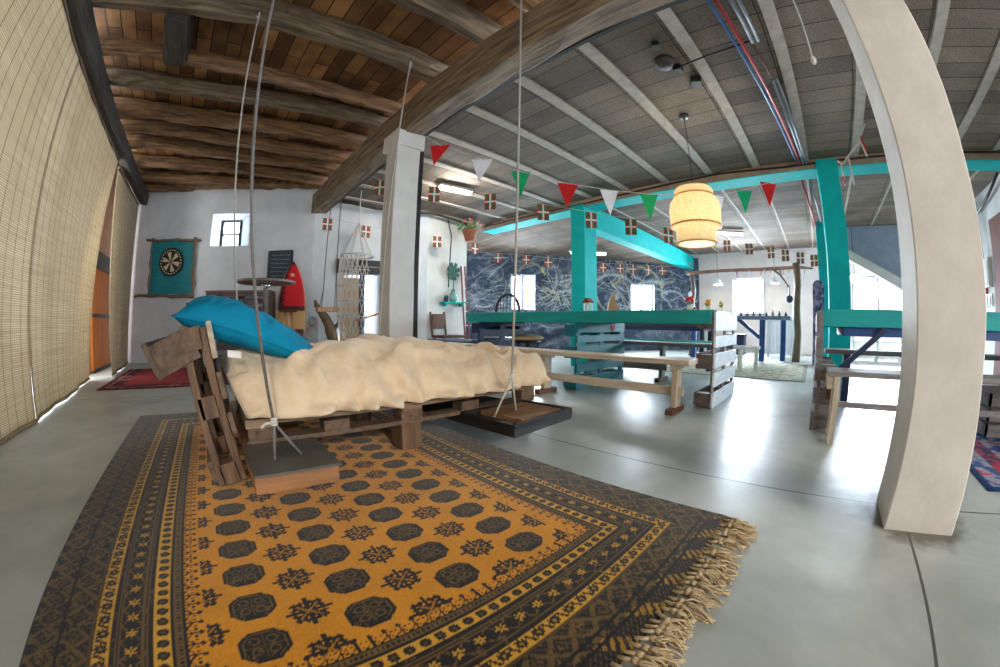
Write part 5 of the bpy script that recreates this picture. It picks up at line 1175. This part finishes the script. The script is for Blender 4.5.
for y_, lab in ((2.75, 'white cone lamp near the driftwood trunk with red baubles'), (1.05, 'white cone lamp by the bright window, closest to the hanging ball')):
    r = empty('cone_lamp', (11.2, y_, 2.0)); tag(r, lab, 'lamp')
    mb = MB(); mb.lathe([(.15,1.95),(.05,2.12),(.02,2.14),(.02,2.13),(.045,2.11),(.14,1.95)], (11.2,y_,0), 20, close=True); mb.build('lamp_shade', M['flagwhite'], r)
    mb = MB(); mb.ball((11.2,y_,1.99), .045, 12, 8); mb.build('bulb', bm_, r)
    mb = MB(); mb.tube([(11.2,y_,2.13),(11.2,y_,3.02)], .005, 6); mb.build('cord', M['blackrub'], r)
# white slatted fence panel behind it
wf = empty('slat_panel', (10.6,.8,0)); tag(wf, 'white upright slat panel behind the blue bar table', 'panel')
mb = MB()
for k in range(9): y_ = .48+.085*k; mb.box(10.6, y_, .08, 10.63, y_+.062, .98+.03*math.sin(k*2))
mb.box(10.63,.46,.3,10.66,1.24,.36); mb.box(10.63,.46,.8,10.66,1.24,.86); mb.box(10.63,.5,0,10.69,.56,.9); mb.box(10.63,1.14,0,10.69,1.2,.9); mb.build('slats', M['flagwhite'], wf)
# jars along the bar top
for k in range(8):
    y_ = .6+.15*k; h_ = .06+.02*((k*7) % 3)
    g_ = empty('bottle', (9.0,y_,1.0)); tag(g_, 'small bottle standing in a row on the blue bar table', 'bottle', 'bottles on the blue bar table')
    mb = MB(); mb.lathe([(.03,0),(.032,h_*.7),(.014,h_),(.014,h_+.03)], (9.0,y_,1.0), 10); mb.build('body', [M['darkblue'],M['bluetable'],M['greypipe']][k % 3], g_)
bx = empty('dark_crate', (10.2,2.0,0)); tag(bx, 'dark blue crate under the blue bar table', 'crate'); MB().box(10.0,1.75,.04,10.4,2.2,.55).build('body', M['darkblue'], bx, bevel=.01); MB().box(9.99,1.74,.5,10.41,2.21,.57).build('lid', M['black'], bx)
ws = empty('white_stool', (7.2,.98,0)); tag(ws, 'low white stool on the straw mat behind the whitewashed pallet', 'stool')
MB().box(6.95,.95,.36,7.3,1.35,.41).build('seat', M['flagwhite'], ws, bevel=.01)
for x_, y_ in ((7.0,1.0),(7.25,1.0),(7.0,1.3),(7.25,1.3)): MB().box(x_-.02,y_-.02,0.01,x_+.02,y_+.02,.37).build('leg', M['cream'], ws)
sk = empty('patterned_board', (8.7,-.14,0)); tag(sk, 'tall dark patterned board standing against the turquoise column far back', 'board')
poly = []
for i in range(13): t = PI*i/12; poly.append((.125*math.cos(t), 1.62+.13*math.sin(t)))
poly += [(-.125, .9), (-.11, 0), (.11, 0), (.125,.9)]
mb = MB(); mb.prism(poly, (8.75,-.14,0), (0,-1,.0), (.03,0,1), .02); mb.build('deck', mat('patterned_deck', (150,140,176), (40,48,84), scale=9, rough=.4, contrast=(.42,.58)), sk, bevel=.004)
# white shelf with boxes under the far window
sh = empty('low_shelf', (10.6,-1.8,0)); tag(sh, 'low white shelf under the wide bright window', 'shelf')
mb = MB()
for z_ in (.12,.45,.62): mb.box(10.45,-3.0,z_,10.85,-1.1,z_+.035)
mb.build('shelf_board', M['flagwhite'], sh)
for y_ in (-3.0,-2.4,-1.75,-1.12): MB().box(10.45,y_,0,10.85,y_+.04,.66).build('upright', M['flagwhite'], sh)
for k, (y_, c_, h_) in enumerate(((-1.25,(222,186,110),.15),(-1.45,(236,232,226),.12),(-1.65,(150,60,100),.14),(-1.85,(130,140,170),.13),(-2.05,(200,120,110),.12),(-2.3,(120,130,160),.15))):
    names = ('yellow','white','plum','slate blue','salmon','grey blue'); g_ = empty('storage_box', (10.62,y_,.655)); tag(g_, names[k]+' box on top of the low white shelf', 'box')
    MB().box(10.5,y_-.08,.656,10.74,y_+.08,.656+h_).build('body', mat('box_%d' % k, c_, rough=.7), g_, bevel=.006); MB().box(10.49,y_-.085,.656+h_,10.75,y_+.085,.672+h_).build('lid', mat('lid_%d' % k, tuple(int(v*.85) for v in c_), rough=.7), g_)
tw = empty('wall_lamp', (9.0,-.98,1.85)); tag(tw, 'small lit pendant lamp before the wide bright window', 'lamp')
mb = MB(); mb.lathe([(.17,1.80),(.165,1.9),(.06,1.93)], (9.5,-1.02,0), 24); bm2, nt2, bs2 = new_mat('shade_glow'); bs2.inputs['Base Color'].default_value = rgba((250,220,160)); bs2.inputs['Emission Color'].default_value = rgba((255,210,130)); bs2.inputs['Emission Strength'].default_value = 3; mb.build('lamp_shade', bm2, tw)
mb = MB(); mb.tube([(9.5,-1.02,1.92),(9.5,-1.02,3.02)], .006, 6); mb.build('cord', M['blackrub'], tw)
# sloping roof strut and its panel near the far window
struct(MB().add([(9.6,-.55,2.55),(9.6,-2.6,1.55),(9.6,-2.6,3.02),(9.6,-.45,3.02),(9.64,-.55,2.55),(9.64,-2.6,1.55),(9.64,-2.6,3.02),(9.64,-.45,3.02)], [(0,1,2,3),(7,6,5,4),(0,4,5,1),(1,5,6,2),(2,6,7,3),(3,7,4,0)]).build('wall_stair', mat('blue_grey_panel', (150,168,190), (136,154,178), rough=.7)), 'blue grey panel under the stairs') if False else None
mb = MB(); mb.bar((9.55,-.42,2.62),(9.55,-2.7,1.42),.25,.2); struct(mb.build('trim_5', M['white']))
struct(MB().add([(9.6,-.42,2.65),(9.6,-2.7,1.45),(9.6,-2.7,3.02),(9.6,-.42,3.02),(9.66,-.42,2.65),(9.66,-2.7,1.45),(9.66,-2.7,3.02),(9.66,-.42,3.02)], [(3,2,1,0),(4,5,6,7),(0,1,5,4),(1,2,6,5),(2,3,7,6),(3,0,4,7)]).build('wall_stairs', mat('blue_grey_wall', (168,184,204), (150,166,190), rough=.8)))

# right wall fittings
r = empty('electric_panel', (7.4,-3.43,1.7)); tag(r, 'white electric panel box on the white wall past the broad column', 'electric box')
MB().box(7.28,-3.45,1.48,7.62,-3.36,1.95).build('case', M['cream'], r, bevel=.008); MB().box(7.32,-3.36,1.52,7.58,-3.352,1.91).build('cover', M['white'], r)
r = empty('switch_plate', (7.5,-3.43,1.28)); tag(r, 'white socket plate with dark switches below the electric panel', 'switch')
MB().box(7.3,-3.45,1.18,7.7,-3.42,1.38).build('plate', M['flagwhite'], r, bevel=.004)
for x_ in (7.4,7.56): MB().box(x_-.04,-3.42,1.2,x_+.04,-3.41,1.34).build('switch', M['black'], r)
r = empty('alarm_box', (7.6,-3.43,1.44)); tag(r, 'small red alarm box between electric panel and switches', 'alarm'); MB().box(7.52,-3.45,1.395,7.68,-3.40,1.475).build('case', M['flagred'], r, bevel=.004); MB().box(7.57,-3.40,1.41,7.63,-3.395,1.46).build('button', M['flagwhite'], r)
d3 = struct(empty('door_3', (6.8,-3.44,0))); struct(MB().box(6.1,-3.45,0,7.12,-3.40,2.5).build('door_leaf', wood('red_brown_door', (126,74,62), (92,52,44), 'z'), d3, bevel=.006))
pipe('conduit', [(7.62,-3.40,3.0),(7.55,-3.40,1.95)], .02, M['greypipe'], 'grey conduit running up the white wall from the electric panel')
pipe('wall_cable', [(6.2,-3.3,2.95),(6.9,-3.35,2.8),(7.5,-3.38,2.72),(7.9,-3.4,2.9)], .025, M['blackrub'], 'thick black cable loop high on the white wall past the column', 'cable', 8)

# ------------------------------------------------------------------ light: sky outside, daylight through the windows
w = bpy.data.worlds.new('sky'); SC.world = w; w.use_nodes = True
bg = w.node_tree.nodes['Background']; bg.inputs['Color'].default_value = (*lin((244,249,255)), 1); bg.inputs['Strength'].default_value = 2.6
def area(name, loc, target, sx_, sy_, energy, colr=(1,1,1)):
    l = bpy.data.lights.new(name, 'AREA'); l.shape = 'RECTANGLE'; l.size = sx_; l.size_y = sy_; l.energy = energy; l.color = colr
    o = bpy.data.objects.new(name, l); COL.objects.link(o); o.location = loc; d = Vector(target)-Vector(loc); o.rotation_euler = d.to_track_quat('-Z', 'Y').to_euler(); return o
SKY = (.74,.87,1)
def win_light(name, P_, Q_, s0_, s1_, z0_, z1_, e, back=.5, drop=1.3):
    c = on(P_, Q_, (s0_+s1_)/2, (z0_+z1_)/2, -back); t = on(P_, Q_, (s0_+s1_)/2, (z0_+z1_)/2-drop, 2); area(name, c, t, (s1_-s0_)*1.15, (z1_-z0_)*1.15, e, SKY)
win_light('daylight_mural_a', E, F, *wins[0], 240); win_light('daylight_mural_b', E, F, *wins[1], 230)
win_light('daylight_far', (11.9,3.9), (11.9,-3.5), 1.47, 2.47, 1.12, 2.2, 480); win_light('daylight_far_wide', (11.9,3.9), (11.9,-3.5), 5.1, 6.65, 1.2, 2.2, 480)
area('daylight_passage', (3.6,7.35,1.5), (2.6,6.6,.9), .5, 1.2, 60, SKY)
area('daylight_corridor', (-2.3, 5.2, 1.9), (-2.0, 7.2, 1.2), .3, 1.6, 26, (1,.95,.88))
win_light('daylight_small', A, B, sx(A,B,-.10), sx(A,B,.27), 2.19, 2.74, 22, .7)

sl = bpy.data.lights.new('low_sun', 'SUN'); sl.energy = .6; sl.angle = math.radians(4); sl.color = (1, .86, .66); so_ = bpy.data.objects.new('low_sun', sl); COL.objects.link(so_)
so_.rotation_euler = Vector((.28, 1, -.42)).to_track_quat('-Z', 'Y').to_euler()

# ------------------------------------------------------------------ camera: fisheye
cam = bpy.data.cameras.new('camera'); co = bpy.data.objects.new('camera', cam); COL.objects.link(co)
rt_, up_, fw_ = Vector((.730326,-.683040,.008997)), Vector((.011805,.025788,.999598)), Vector((.682997,.729926,-.026897))
Mx = Matrix((rt_, up_, -fw_)).transposed().to_4x4(); Mx.translation = (0, 0, .75); co.matrix_world = Mx
cam.type = 'PANO'; cam.sensor_width = 36; cam.sensor_height = 24.012; cam.sensor_fit = 'HORIZONTAL'; cam.lens = 14; cam.clip_start = .02
pk = (0, -.0739025, -.000204176, 3.56541587e-5, -8.30262971e-7)
tgt = cam if hasattr(cam, 'panorama_type') else cam.cycles
tgt.panorama_type = 'FISHEYE_LENS_POLYNOMIAL'; tgt.fisheye_fov = 3.4
for i in range(5): setattr(tgt, 'fisheye_polynomial_k%d' % i, pk[i])
SC.camera = co
SC.view_settings.view_transform = 'Standard'; SC.view_settings.look = 'None'; SC.view_settings.gamma = 1; SC.view_settings.use_curve_mapping = False
SC.view_settings.exposure = 1.0
SC.cycles.use_denoising = True
SC.cycles.max_bounces = 8; SC.cycles.diffuse_bounces = 5
SC.cycles.sample_clamp_indirect = 6
